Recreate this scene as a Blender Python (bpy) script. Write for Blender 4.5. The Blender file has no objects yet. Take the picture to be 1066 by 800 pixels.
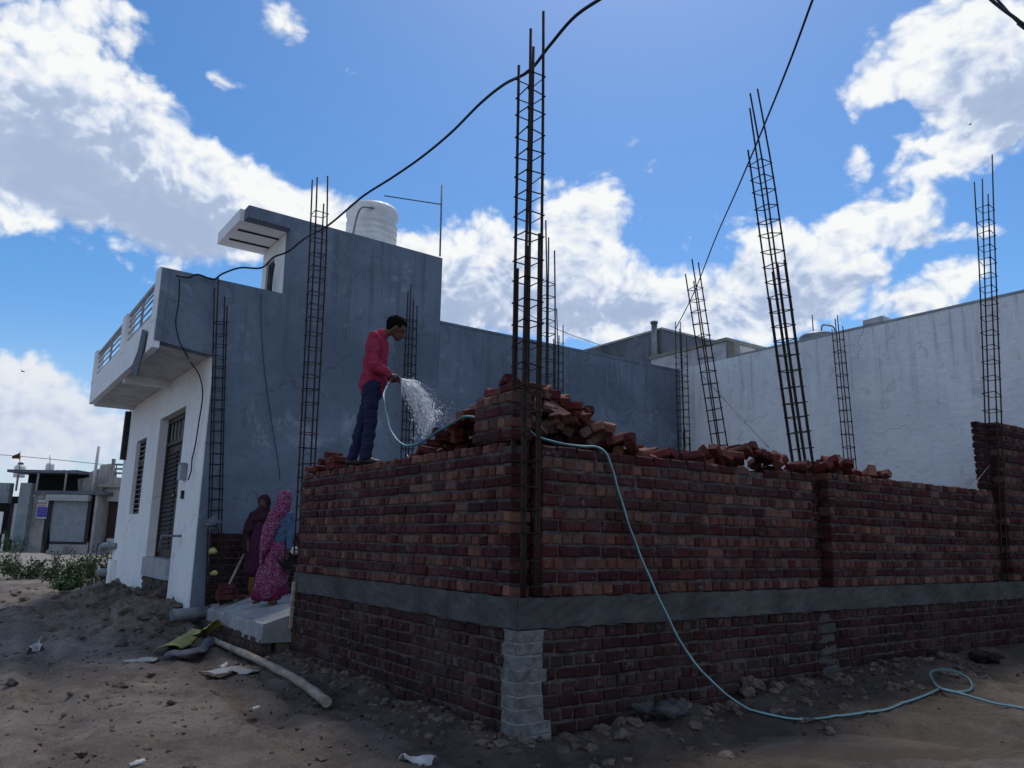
import bpy, bmesh, math, random
import numpy as np
from mathutils import Vector, Matrix, Quaternion, Euler
random.seed(7); rng = np.random.default_rng(7)
R = math.radians
scn = bpy.context.scene
COL = scn.collection

# ------------------------------------------------------------------ camera (world: X along the right brick wall, Y along the left one)
CAM = np.array([-3.743201668236463, -5.105555775187458, 1.5726915540333664])
MW = np.array([[0.8123046502662161, -0.5829736853942937, 0.01740222094088983],
               [-0.13046896175709688, -0.15254981380101398, 0.9796460607419912],
               [0.5684531688485038, 0.798041500454125, 0.19997689461291096]])
FPX = 801.0
cd = bpy.data.cameras.new('camera'); cam = bpy.data.objects.new('camera', cd); COL.objects.link(cam)
cd.sensor_fit = 'HORIZONTAL'; cd.sensor_width = 36; cd.lens = 36 * FPX / 1066
cd.clip_start = 0.05; cd.clip_end = 3000
cam.matrix_world = Matrix(((MW[0][0], MW[1][0], -MW[2][0], CAM[0]), (MW[0][1], MW[1][1], -MW[2][1], CAM[1]),
                           (MW[0][2], MW[1][2], -MW[2][2], CAM[2]), (0, 0, 0, 1)))
scn.camera = cam
HF = np.array([0.5802, 0.8145, 0.0]); HR = np.array([0.8145, -0.5802, 0.0]); YAW = math.atan2(-0.5802, 0.8145)

def ray(px, py): return MW.T @ np.array([(px - 533) / FPX, -(py - 400) / FPX, 1.0])
def on(px, py, ax, val):
    d = ray(px, py); return CAM + d * ((val - CAM[ax]) / d[ax])
def dep(px, py, D):
    d = ray(px, py); return CAM + d * (D / (d @ HF))
def V(a): return Vector((float(a[0]), float(a[1]), float(a[2])))

# ------------------------------------------------------------------ object helpers
def setp(o, label=None, cat=None, group=None, kind=None):
    if label: o['label'] = label
    if cat: o['category'] = cat
    if group: o['group'] = group
    if kind: o['kind'] = kind
    return o
def empty(name, loc, label, cat, group=None, rz=0.0):
    o = bpy.data.objects.new(name, None); COL.objects.link(o); o.location = loc; o.rotation_euler = (0, 0, rz)
    o.empty_display_size = 0.1
    return setp(o, label, cat, group)
def link(name, me, mats, parent=None, smooth=False):
    o = bpy.data.objects.new(name, me); COL.objects.link(o)
    for m in (mats if isinstance(mats, (list, tuple)) else [mats]): me.materials.append(m)
    if parent is not None: o.parent = parent
    if smooth:
        for p in me.polygons: p.use_smooth = True
    return o
def obj(name, bm, mats, parent=None, smooth=False, world=True):
    """bm is in world coordinates; the mesh is moved into the parent's (unscaled) frame."""
    if parent is not None and world:
        M = Matrix.LocRotScale(parent.location, parent.rotation_euler, None)
        par = parent.parent
        while par is not None:
            M = Matrix.LocRotScale(par.location, par.rotation_euler, None) @ M; par = par.parent
        bm.transform(M.inverted())
    me = bpy.data.meshes.new(name); bm.normal_update(); bm.to_mesh(me); bm.free()
    return link(name, me, mats, parent, smooth)

def box(bm, a, b, mi=0, jit=0.0):
    x0, y0, z0 = a; x1, y1, z1 = b
    vs = [bm.verts.new((x + random.uniform(-jit, jit), y + random.uniform(-jit, jit), z + random.uniform(-jit, jit)))
          for x in (x0, x1) for y in (y0, y1) for z in (z0, z1)]
    for f in ((0, 1, 3, 2), (4, 6, 7, 5), (0, 4, 5, 1), (2, 3, 7, 6), (0, 2, 6, 4), (1, 5, 7, 3)):
        bm.faces.new([vs[i] for i in f]).material_index = mi
    return vs
def obox(bm, c, size, rot, mi=0, ch=0.0):
    """oriented box; ch chamfers the corners a little by pulling them in at random"""
    M = rot.to_matrix() if hasattr(rot, 'to_matrix') else rot
    vs = []
    for x in (-.5, .5):
        for y in (-.5, .5):
            for z in (-.5, .5):
                k = [1 - random.uniform(0, ch) for _ in range(3)]
                vs.append(bm.verts.new(Vector(c) + M @ Vector((x * size[0] * k[0], y * size[1] * k[1], z * size[2] * k[2]))))
    for f in ((0, 1, 3, 2), (4, 6, 7, 5), (0, 4, 5, 1), (2, 3, 7, 6), (0, 2, 6, 4), (1, 5, 7, 3)):
        bm.faces.new([vs[i] for i in f]).material_index = mi
def tube(bm, pts, r, n=8, cap=True, mi=0, stripe=None):
    pts = [Vector(p) for p in pts]; rs = r if isinstance(r, (list, tuple)) else [r] * len(pts)
    t0 = (pts[1] - pts[0]).normalized(); up = Vector((0, 0, 1)) if abs(t0.z) < .9 else Vector((1, 0, 0))
    nrm = t0.cross(up).normalized(); rings = []
    for i, p in enumerate(pts):
        t = (pts[min(i + 1, len(pts) - 1)] - pts[max(i - 1, 0)]).normalized()
        nrm = (nrm - t * nrm.dot(t)).normalized(); b = t.cross(nrm)
        rings.append([bm.verts.new(p + (nrm * math.cos(2 * math.pi * k / n) + b * math.sin(2 * math.pi * k / n)) * rs[i]) for k in range(n)])
    for a, b in zip(rings, rings[1:]):
        for k in range(n):
            f = bm.faces.new((a[k], a[(k + 1) % n], b[(k + 1) % n], b[k])); f.smooth = True
            f.material_index = (stripe[k % len(stripe)] if stripe else mi)
    if cap:
        bm.faces.new(rings[0][::-1]).material_index = mi; bm.faces.new(rings[-1]).material_index = mi
def spline(pts, n=8):
    pts = [Vector(p) for p in pts]; out = []
    for i in range(len(pts) - 1):
        p0, p1, p2, p3 = pts[max(i - 1, 0)], pts[i], pts[i + 1], pts[min(i + 2, len(pts) - 1)]
        for k in range(n):
            t = k / n
            out.append(0.5 * ((2 * p1) + (p2 - p0) * t + (2 * p0 - 5 * p1 + 4 * p2 - p3) * t * t + (3 * p1 - p0 - 3 * p2 + p3) * t ** 3))
    out.append(pts[-1]); return out
def lathe(bm, prof, c=(0, 0, 0), n=24, mi=0):
    rings = [[bm.verts.new((c[0] + r * math.cos(2 * math.pi * k / n), c[1] + r * math.sin(2 * math.pi * k / n), c[2] + z)) for k in range(n)] for r, z in prof]
    for a, b in zip(rings, rings[1:]):
        for k in range(n):
            f = bm.faces.new((a[k], a[(k + 1) % n], b[(k + 1) % n], b[k])); f.material_index = mi; f.smooth = True
    bm.faces.new(rings[0][::-1]); bm.faces.new(rings[-1])
def prism(bm, poly, d, mi=0):
    """poly: 3D points of a planar outline; d: extrusion vector"""
    a = [bm.verts.new(Vector(p)) for p in poly]; b = [bm.verts.new(Vector(p) + Vector(d)) for p in poly]; n = len(a)
    fs = [bm.faces.new(a), bm.faces.new(b[::-1])] + [bm.faces.new((a[i], b[i], b[(i + 1) % n], a[(i + 1) % n])) for i in range(n)]
    for f in fs: f.material_index = mi
    bmesh.ops.recalc_face_normals(bm, faces=fs)

ICO = {}
def ico(bm, sub, M_):
    if sub not in ICO:
        t = bmesh.new(); bmesh.ops.create_icosphere(t, subdivisions=sub, radius=1.0); t.verts.index_update()
        ICO[sub] = ([v.co.copy() for v in t.verts], [[v.index for v in f.verts] for f in t.faces]); t.free()
    vs = [bm.verts.new(M_ @ c) for c in ICO[sub][0]]
    for f in ICO[sub][1]: bm.faces.new([vs[i] for i in f])
    return vs
# ------------------------------------------------------------------ numpy noise
def vnoise(x, y, z=0.0, seed=0):
    x = np.asarray(x, float); y = np.asarray(y, float); z = np.zeros_like(x) + z
    xi, yi, zi = np.floor(x).astype(np.int64), np.floor(y).astype(np.int64), np.floor(z).astype(np.int64)
    xf, yf, zf = x - xi, y - yi, z - zi
    s = lambda t: t * t * t * (t * (t * 6 - 15) + 10)
    u, v, w = s(xf), s(yf), s(zf)
    def h(a, b, c):
        n = (a * 374761393 + b * 668265263 + c * 2147483647 + seed * 974711) & 0xffffffff
        n = ((n ^ (n >> 13)) * 1274126177) & 0xffffffff
        return ((n ^ (n >> 16)) & 0xffff) / 65535.0
    L = lambda a, b, t: a + (b - a) * t
    return L(L(L(h(xi, yi, zi), h(xi + 1, yi, zi), u), L(h(xi, yi + 1, zi), h(xi + 1, yi + 1, zi), u), v),
             L(L(h(xi, yi, zi + 1), h(xi + 1, yi, zi + 1), u), L(h(xi, yi + 1, zi + 1), h(xi + 1, yi + 1, zi + 1), u), v), w)
def fbm(x, y, z=0.0, o=5, seed=0, g=.5):
    a, s, t = 1.0, 0.0, 0.0
    for i in range(o):
        s = s + a * (vnoise(x * 2 ** i, y * 2 ** i, np.asarray(z) * 2 ** i, seed + i) - .5); t += a; a *= g
    return s / t * 2

# ------------------------------------------------------------------ materials
def new_mat(name):
    m = bpy.data.materials.new(name); m.use_nodes = True; nt = m.node_tree
    return m, nt, nt.nodes['Principled BSDF']
def nd(nt, t, **kw):
    n = nt.nodes.new(t)
    for k, v in kw.items():
        if k == 'inp':
            for kk, vv in v.items(): n.inputs[kk].default_value = vv
        else: setattr(n, k, v)
    return n
def c4(c): return (c[0], c[1], c[2], 1)
def mixc(nt, fac, a, b, mode='MIX'):
    n = nd(nt, 'ShaderNodeMix', data_type='RGBA', blend_type=mode)
    for s, v in (('Factor', fac), ('A', a), ('B', b)):
        i = [q for q in n.inputs if q.name == s and q.enabled][0]
        if hasattr(v, 'is_linked') or hasattr(v, 'links'): nt.links.new(v, i)
        else: i.default_value = v if s == 'Factor' else c4(v)
    return [q for q in n.outputs if q.enabled][0]
def math_(nt, op, a, b=None, clamp=False):
    n = nd(nt, 'ShaderNodeMath', operation=op, use_clamp=clamp)
    for i, v in enumerate((a, b)):
        if v is None: continue
        if hasattr(v, 'links'): nt.links.new(v, n.inputs[i])
        else: n.inputs[i].default_value = v
    return n.outputs[0]
def coords(nt, scale=(1, 1, 1), kind='Object'):
    tc = nd(nt, 'ShaderNodeTexCoord'); mp = nd(nt, 'ShaderNodeMapping'); mp.inputs['Scale'].default_value = scale
    nt.links.new(tc.outputs[kind], mp.inputs['Vector']); return mp.outputs[0]
def noise(nt, vec, scale, detail=6, rough=.6, dist=0.0):
    n = nd(nt, 'ShaderNodeTexNoise'); n.inputs['Scale'].default_value = scale; n.inputs['Detail'].default_value = detail
    n.inputs['Roughness'].default_value = rough; n.inputs['Distortion'].default_value = dist
    nt.links.new(vec, n.inputs['Vector']); return n.outputs['Fac']
def ramp(nt, fac, lo, hi):
    n = nd(nt, 'ShaderNodeMapRange', interpolation_type='SMOOTHSTEP'); n.inputs['From Min'].default_value = lo; n.inputs['From Max'].default_value = hi
    nt.links.new(fac, n.inputs['Value']); return n.outputs[0]
def bump(nt, bs, h, strength=.5, dist=.01):
    b = nd(nt, 'ShaderNodeBump'); b.inputs['Strength'].default_value = strength; b.inputs['Distance'].default_value = dist
    nt.links.new(h, b.inputs['Height']); nt.links.new(b.outputs[0], bs.inputs['Normal'])
def pm(name, a, b=None, sc=6, rough=.85, bs=0.0, bsc=40, metal=0.0, lo=.35, hi=.65, spec=.3, bd=.01, vec=(1, 1, 1)):
    m, nt, p = new_mat(name); v = coords(nt, vec)
    b = b or tuple(c * .75 for c in a)
    nt.links.new(mixc(nt, ramp(nt, noise(nt, v, sc), lo, hi), a, b), p.inputs['Base Color'])
    p.inputs['Roughness'].default_value = rough; p.inputs['Metallic'].default_value = metal; p.inputs['Specular IOR Level'].default_value = spec
    if bs: bump(nt, p, noise(nt, v, bsc, 5), bs, bd)
    return m
def brick_mat(name, dirt, dirt_amt, lime=(.25, .245, .24)):
    m, nt, p = new_mat(name); v = coords(nt)
    at = nd(nt, 'ShaderNodeVertexColor', layer_name='Col')
    n1 = noise(nt, v, 22, 6, .65); n2 = noise(nt, v, 1.3, 5, .6); n3 = noise(nt, v, 120, 3, .6)
    c = mixc(nt, ramp(nt, n1, .25, .8), mixc(nt, 1.0, at.outputs[0], (1.22, 1.2, 1.18), 'MULTIPLY'), mixc(nt, 1.0, at.outputs[0], (.68, .67, .68), 'MULTIPLY'))
    c = mixc(nt, math_(nt, 'MULTIPLY', ramp(nt, n2, .42, .75), dirt_amt), c, dirt)
    spl = math_(nt, 'MULTIPLY', ramp(nt, noise(nt, v, 8, 8, .8), .555, .67), .36)
    c = mixc(nt, spl, c, lime)
    nt.links.new(c, p.inputs['Base Color']); p.inputs['Roughness'].default_value = .82; p.inputs['Specular IOR Level'].default_value = .25
    bump(nt, p, math_(nt, 'ADD', n1, math_(nt, 'MULTIPLY', n3, .5)), .55, .012)
    return m
M = {}
M['brick'] = brick_mat('brick', (.17, .12, .11), .2)
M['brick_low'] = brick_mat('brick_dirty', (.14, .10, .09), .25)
M['mortar'] = pm('mortar', (.10, .088, .083), (.045, .041, .04), 14, .95, .6, 60)
M['mortar_pale'] = pm('mortar_pale', (.30, .30, .29), (.18, .18, .178), 10, .95, .7, 50)
M['rust'] = pm('rusty_steel', (.045, .027, .02), (.022, .016, .014), 30, .75, .2, 90, .3)
M['wire'] = pm('black_cable', (.012, .012, .013), None, 5, .55)
M['white'] = pm('white_paint', (.78, .79, .80), (.71, .72, .73), 3, .7, .25, 30)
M['white_old'] = pm('old_white_paint', (.55, .55, .56), (.40, .40, .41), 3, .8, .3, 25)
M['trim'] = pm('grey_trim', (.36, .37, .38), (.28, .29, .3), 4, .8, .2, 30)
M['wood'] = pm('dark_wood', (.042, .028, .024), (.025, .018, .017), 8, .6, .2, 40, vec=(6, 6, 1))
M['shutter'] = pm('shutter_steel', (.25, .28, .31), (.20, .225, .25), 4, .5, 0, 30, .3)
M['frame'] = pm('dark_frame', (.02, .02, .025), None, 5, .6)
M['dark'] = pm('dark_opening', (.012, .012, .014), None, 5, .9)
M['tank'] = pm('tank_plastic', (.70, .71, .70), (.60, .60, .58), 5, .45)
M['lid'] = pm('tank_lid', (.06, .06, .065), None, 5, .5)
M['steel'] = pm('galvanised', (.22, .23, .24), (.15, .155, .16), 10, .5, 0, 30, .5)
M['pvc'] = pm('grey_pvc', (.20, .215, .23), (.15, .16, .17), 9, .5)
M['bamboo'] = pm('bamboo_wood', (.36, .30, .24), (.22, .18, .14), 5, .7, .3, 30, vec=(1, 1, 4))
M['hose'] = pm('hose_teal', (.035, .17, .20), (.05, .12, .13), 5, .5, spec=.4)
M['hose2'] = pm('hose_pale', (.38, .52, .54), (.26, .36, .37), 5, .5, spec=.4)
M['yellow'] = pm('yellow_sack', (.42, .40, .13), (.27, .26, .10), 9, .6, .5, 20, bd=.02)
M['cloth_grey'] = pm('grey_cloth', (.13, .14, .16), (.08, .085, .1), 9, .8, .5, 20, bd=.02)
M['plastic'] = pm('pale_plastic', (.5, .5, .5), (.34, .33, .32), 12, .5, .4, 30)
M['stone'] = pm('stone', (.12, .10, .085), (.07, .06, .055), 9, .95, .6, 25)
M['clod'] = pm('mud_clod', (.14, .108, .088), (.075, .058, .049), 5, .95, .8, 30)
M['shirt'] = pm('pink_jersey', (.31, .024, .062), (.23, .018, .045), 14, .85, .3, 60)
M['jeans'] = pm('blue_denim', (.010, .015, .055), (.007, .010, .036), 20, .85, .3, 90)
M['skin'] = pm('dark_skin', (.085, .042, .028), (.07, .034, .022), 8, .5)
M['hair'] = pm('black_hair', (.006, .005, .005), None, 40, .8, .6, 90, spec=.05)
M['shoe'] = pm('dark_shoe', (.016, .019, .022), None, 10, .5)
M['eye'] = pm('eye', (.02, .015, .012), None, 5, .2)
M['sleeve'] = pm('blue_cotton', (.075, .13, .22), (.055, .10, .17), 18, .85, .4, 40)
M['purple'] = pm('purple_cotton', (.055, .009, .04), (.032, .006, .025), 12, .85, .3, 50)
M['shawl'] = pm('maroon_shawl', (.04, .010, .018), (.022, .007, .012), 12, .85, .3, 50)
M['ochre'] = pm('ochre_cotton', (.16, .085, .02), (.1, .05, .015), 12, .85)
M['hem'] = pm('magenta_hem', (.16, .008, .06), (.10, .006, .04), 9, .8)
M['pan'] = pm('iron_pan', (.035, .037, .036), (.02, .021, .02), 10, .6, 0, 30, .4)
M['rag'] = pm('pale_rag', (.55, .55, .55), None, 10, .8)
M['yellow_trim'] = pm('yellow_trim', (.27, .265, .22), (.22, .215, .18), 6, .8)
M['earth'] = pm('earth', (.11, .085, .07), (.07, .055, .045), 3, .95, .6, 20)
M['flag'] = pm('faded_flag', (.23, .10, .03), (.14, .05, .02), 3, .8)
M['leaf'] = pm('weed_leaf', (.055, .10, .03), (.03, .06, .022), 5, .7)
M['stem'] = pm('weed_stem', (.06, .07, .03), None, 5, .8)
M['bird'] = pm('bird_feather', (.02, .02, .02), None, 5, .8)
M['drop'] = None
def saree():
    m, nt, p = new_mat('printed_saree'); v = coords(nt)
    vo = nd(nt, 'ShaderNodeTexVoronoi', feature='F1'); vo.inputs['Scale'].default_value = 44; nt.links.new(v, vo.inputs['Vector'])
    n = noise(nt, v, 45, 4, .7)
    f = ramp(nt, math_(nt, 'ADD', vo.outputs['Distance'], math_(nt, 'MULTIPLY', n, .5)), .70, .50)
    f2 = ramp(nt, noise(nt, v, 70, 2, .5), .5, .58)
    c = mixc(nt, math_(nt, 'MULTIPLY', f, .85), (.14, .016, .07), (.42, .26, .34))
    c = mixc(nt, math_(nt, 'MULTIPLY', f2, .5), c, (.14, .01, .08))
    nt.links.new(c, p.inputs['Base Color']); p.inputs['Roughness'].default_value = .85; bump(nt, p, noise(nt, v, 14, 4), .4, .02)
    return m
M['saree'] = saree()
def plaster(name, a, b, pale, streak, pale_amt=.5, streak_amt=.6, zt=5.9, bs=.35, bsc=14, top_dark=0.0):
    """cement render or paint with blotches, lime bloom and rain streaks that start at the top edge"""
    m, nt, p = new_mat(name); v = coords(nt); vs = coords(nt, (7, 7, .35))
    c = mixc(nt, ramp(nt, noise(nt, v, .55, 8, .62, .6), .35, .65), a, b)
    c = mixc(nt, math_(nt, 'MULTIPLY', ramp(nt, noise(nt, v, 5, 6, .7), .45, .75), .35), c, tuple(q * .72 for q in b))
    bl = math_(nt, 'MULTIPLY', ramp(nt, noise(nt, v, .8, 9, .72, 1.0), .55, .70), pale_amt)
    c = mixc(nt, bl, c, pale)
    sx = nd(nt, 'ShaderNodeSeparateXYZ'); nt.links.new(v, sx.inputs[0])
    g = ramp(nt, sx.outputs['Z'], zt - 2.6, zt)
    st = math_(nt, 'MULTIPLY', ramp(nt, noise(nt, vs, 1.0, 6, .65), .50, .68), g)
    c = mixc(nt, math_(nt, 'MULTIPLY', st, streak_amt), c, streak)
    vl = coords(nt, (11, 11, .5)); runs = math_(nt, 'MULTIPLY', ramp(nt, noise(nt, vl, 1.0, 5, .7), .60, .66), math_(nt, 'MULTIPLY', ramp(nt, sx.outputs['Z'], zt - 1.6, zt - .1), ramp(nt, noise(nt, v, .45, 2), .48, .58)))
    c = mixc(nt, math_(nt, 'MULTIPLY', runs, .55), c, pale)
    pa = math_(nt, 'MULTIPLY', ramp(nt, noise(nt, v, 1.7, 9, .7, 1.5), .60, .68), .35); c = mixc(nt, pa, c, pale)
    pb_ = math_(nt, 'MULTIPLY', ramp(nt, noise(nt, v, 2.6, 8, .66, .8), .40, .375), .4); c = mixc(nt, pb_, c, tuple(q * .62 for q in b))
    vo = nd(nt, 'ShaderNodeTexVoronoi', feature='DISTANCE_TO_EDGE'); vo.inputs['Scale'].default_value = .42; wv = nd(nt, 'ShaderNodeVectorMath', operation='ADD'); wn = nd(nt, 'ShaderNodeTexNoise'); wn.inputs['Scale'].default_value = 2.2; wn.inputs['Detail'].default_value = 6
    wsc = nd(nt, 'ShaderNodeVectorMath', operation='SCALE'); wsc.inputs['Scale'].default_value = .7; nt.links.new(v, wn.inputs['Vector']); nt.links.new(wn.outputs['Color'], wsc.inputs[0]); nt.links.new(v, wv.inputs[0]); nt.links.new(wsc.outputs[0], wv.inputs[1]); nt.links.new(wv.outputs[0], vo.inputs['Vector'])
    ck = math_(nt, 'MULTIPLY', ramp(nt, vo.outputs['Distance'], .006, .001), ramp(nt, noise(nt, v, .6, 3), .5, .56)); c = mixc(nt, math_(nt, 'MULTIPLY', ck, .6), c, tuple(q * .45 for q in b))
    nt.links.new(c, p.inputs['Base Color']); p.inputs['Roughness'].default_value = .9; p.inputs['Specular IOR Level'].default_value = .2
    vb = coords(nt, (1, 1, 1.6))
    bump(nt, p, math_(nt, 'ADD', noise(nt, vb, bsc, 6, .6, .5), math_(nt, 'MULTIPLY', noise(nt, vb, bsc * .3, 4), .8)), bs, .03)
    return m
M['cement'] = plaster('cement_render', (.175, .22, .28), (.115, .148, .195), (.32, .37, .43), (.075, .085, .10), .75, .55)
M['white_wall'] = plaster('lime_washed_wall', (.80, .81, .82), (.69, .705, .725), (.83, .835, .84), (.2, .205, .21), .6, .45, 5.95, .6, 6.5)
M['facade'] = plaster('white_facade', (.80, .81, .82), (.73, .74, .75), (.83, .84, .84), (.5, .5, .5), .4, .2, 4.5, .15, 20)
M['rear'] = plaster('dark_render', (.15, .17, .20), (.09, .105, .125), (.30, .33, .36), (.04, .045, .05), .8, .5, 9.3)
M['oldwall'] = plaster('stained_render', (.36, .345, .33), (.22, .215, .21), (.5, .49, .46), (.05, .05, .05), .6, .8, 5.0)
M['bluewall'] = plaster('grey_blue_render', (.24, .28, .30), (.18, .21, .23), (.33, .36, .37), (.06, .06, .06), .4, .5, 4.5)
def concrete(name, a, b, sp):
    m, nt, p = new_mat(name); v = coords(nt)
    c = mixc(nt, ramp(nt, noise(nt, v, 2.2, 7, .65), .35, .68), a, b)
    c = mixc(nt, math_(nt, 'MULTIPLY', ramp(nt, noise(nt, v, 16, 5, .7), .55, .7), .5), c, sp)
    nt.links.new(c, p.inputs['Base Color']); p.inputs['Roughness'].default_value = .9; p.inputs['Specular IOR Level'].default_value = .25
    bump(nt, p, math_(nt, 'ADD', noise(nt, v, 30, 6, .65), noise(nt, v, 6, 3)), .6, .012)
    return m
M['beam'] = concrete('cast_concrete', (.088, .086, .083), (.045, .045, .046), (.03, .03, .03))
M['slab'] = concrete('slab_concrete', (.31, .315, .32), (.20, .203, .206), (.13, .13, .13))
M['pier'] = concrete('pier_render', (.235, .235, .23), (.125, .124, .122), (.07, .068, .066))

def ground_mat():
    m, nt, p = new_mat('dry_mud'); v = coords(nt)
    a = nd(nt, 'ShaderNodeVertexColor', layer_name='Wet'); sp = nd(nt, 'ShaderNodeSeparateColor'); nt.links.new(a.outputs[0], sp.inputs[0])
    c = mixc(nt, ramp(nt, noise(nt, v, .7, 9, .68, .8), .36, .64), (.345, .295, .253), (.175, .147, .127))
    c = mixc(nt, math_(nt, 'MULTIPLY', ramp(nt, noise(nt, v, 4, 8, .7), .48, .68), .6), c, (.095, .073, .06))
    c = mixc(nt, math_(nt, 'MULTIPLY', ramp(nt, noise(nt, v, 26, 7, .75), .54, .66), .6), c, (.36, .305, .26))
    c = mixc(nt, math_(nt, 'MULTIPLY', ramp(nt, noise(nt, v, 70, 5, .75), .52, .62), .6), c, (.085, .066, .055))
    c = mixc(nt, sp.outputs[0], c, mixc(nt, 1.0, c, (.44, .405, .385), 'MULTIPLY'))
    c = mixc(nt, sp.outputs[1], c, (.34, .305, .262))
    nt.links.new(c, p.inputs['Base Color'])
    ro = nd(nt, 'ShaderNodeMapRange'); ro.inputs['To Min'].default_value = .95; ro.inputs['To Max'].default_value = .72
    nt.links.new(sp.outputs[0], ro.inputs['Value']); nt.links.new(ro.outputs[0], p.inputs['Roughness']); p.inputs['Specular IOR Level'].default_value = .2
    c2 = noise(nt, v, 150, 3, .7)
    bump(nt, p, math_(nt, 'ADD', noise(nt, v, 10, 10, .78, .4), math_(nt, 'MULTIPLY', c2, .25)), 1.0, .06)
    return m
M['ground'] = ground_mat()
m, nt, p = new_mat('muddy_water'); p.inputs['Base Color'].default_value = (.105, .085, .072, 1); p.inputs['Roughness'].default_value = .12; p.inputs['Specular IOR Level'].default_value = .4
bump(nt, p, noise(nt, coords(nt), 5, 3), .03, .01); M['puddle'] = m
m, nt, p = new_mat('water_drop'); p.inputs['Base Color'].default_value = (.93, .95, .97, 1); p.inputs['Roughness'].default_value = .2; p.inputs['Transmission Weight'].default_value = .15; p.inputs['IOR'].default_value = 1.33; M['drop'] = m

# ------------------------------------------------------------------ world, sun
FILL_CLOUD, CLOUD_LUM = .58, 6.8
SUN_EL, SUN_AZ_VEC = R(60), (HF * math.cos(R(12)) + HR * math.sin(R(12)))
w = bpy.data.worlds.new('World'); scn.world = w; w.use_nodes = True; nt = w.node_tree; L = nt.links
w.cycles.sampling_method = 'MANUAL'; w.cycles.sample_map_resolution = 512
bg = nt.nodes['Background']; bg.inputs['Strength'].default_value = 0.121
sky = nd(nt, 'ShaderNodeTexSky', sky_type='NISHITA', sun_disc=False, sun_elevation=SUN_EL, altitude=200, air_density=1.0, dust_density=0.6, ozone_density=3.0)
sky.sun_rotation = math.atan2(SUN_AZ_VEC[0], SUN_AZ_VEC[1])
tc = nd(nt, 'ShaderNodeTexCoord'); G = tc.outputs['Generated']
def blobsum(lst):
    """soft patches fixed in the sky: (px, py, half width, half height, tilt in degrees, weight)"""
    acc = None
    for px, py, rx, ry, tilt, wt in lst:
        c = V(ray(px, py)).normalized(); e1 = V(MW[0]); e1 = (e1 - c * e1.dot(c)).normalized(); e2 = c.cross(e1) * -1
        t = R(tilt); a1 = e1 * math.cos(t) + e2 * math.sin(t); a2 = e2 * math.cos(t) - e1 * math.sin(t); a3 = a1.cross(a2)
        rot = Matrix((a1, a2, a3)).transposed().to_euler()
        mp = nd(nt, 'ShaderNodeMapping', vector_type='TEXTURE'); mp.inputs['Location'].default_value = c; mp.inputs['Rotation'].default_value = rot
        k = 1.45 / FPX * math.hypot(1, math.hypot(px - 533, py - 400) / FPX) ** -1
        mp.inputs['Scale'].default_value = (rx * k, ry * k, 0.6); L.new(G, mp.inputs['Vector'])
        g = nd(nt, 'ShaderNodeTexGradient', gradient_type='SPHERICAL'); L.new(mp.outputs[0], g.inputs[0])
        val = math_(nt, 'MULTIPLY', g.outputs['Fac'], wt)
        acc = val if acc is None else math_(nt, 'ADD', acc, val)
    return acc
CL = [(20, 90, 75, 55, -30, 1.0), (95, 125, 95, 70, -30, 1.2), (45, 170, 110, 60, -20, 1.1), (150, 165, 90, 55, -30, 1.0), (215, 205, 95, 50, -30, 1.1),
      (290, 222, 90, 42, -18, 1.1), (120, 225, 110, 45, -14, 1.0), (350, 232, 50, 30, -10, .8), (215, 255, 70, 35, 0, .7), (50, 14, 90, 26, -12, .9), (140, 14, 50, 28, -25, .9),
      (290, 12, 34, 24, -40, .8), (222, 80, 32, 14, -15, .75), (0, 400, 60, 50, 0, 1.0), (50, 425, 65, 45, -20, 1.0), (20, 470, 120, 45, 0, .9), (95, 445, 45, 40, 0, .6),
      (470, 272, 60, 55, 0, 1.1), (430, 262, 45, 25, 0, .8), (610, 232, 48, 50, 10, 1.2), (560, 275, 70, 60, 0, 1.1), (520, 330, 130, 45, 0, 1.0), (650, 300, 80, 48, -15, 1.1), (700, 328, 60, 24, -10, .8),
      (645, 330, 95, 26, 0, .8), (800, 295, 65, 60, 0, 1.1), (865, 262, 85, 48, 15, 1.1), (925, 228, 55, 24, 5, .95), (850, 315, 110, 40, 0, .9), (765, 338, 60, 22, 0, .7), (920, 310, 55, 18, 10, .5),
      (1010, 70, 85, 65, -20, 1.2), (955, 35, 50, 30, 30, .8), (1060, 110, 70, 65, 0, 1.1), (1035, 35, 70, 55, 0, 1.0), (905, 90, 38, 26, 20, .9), (965, 172, 70, 20, 15, .85), (945, 148, 24, 13, -10, .75),
      (893, 160, 18, 20, 0, .75), (1003, 285, 40, 20, 10, .75), (968, 316, 26, 16, 0, .75), (990, 245, 44, 14, 10, .7), (1055, 240, 44, 12, 0, .65)]
SH = [(40, 150, 100, 55, -12, .9), (60, 205, 130, 50, -18, .8), (170, 225, 110, 42, -22, .9), (250, 250, 90, 34, -15, .7), (470, 320, 70, 45, 0, .8), (565, 320, 110, 45, 0, .95), (660, 335, 100, 26, -5, .6),
      (610, 265, 35, 35, 0, .35), (1050, 100, 65, 55, -20, 1.0), (1030, 130, 50, 30, 0, .5), (870, 305, 100, 40, 0, .7), (800, 315, 60, 40, 0, .5), (30, 455, 100, 40, 0, .6), (905, 255, 40, 18, 0, .3)]
gv = nd(nt, 'ShaderNodeVectorMath', operation='MULTIPLY'); gv.inputs[1].default_value = (1, 1, 1.25); L.new(G, gv.inputs[0])
sd = V(SUN_AZ_VEC * math.cos(SUN_EL) + np.array([0, 0, 1]) * math.sin(SUN_EL))
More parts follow.
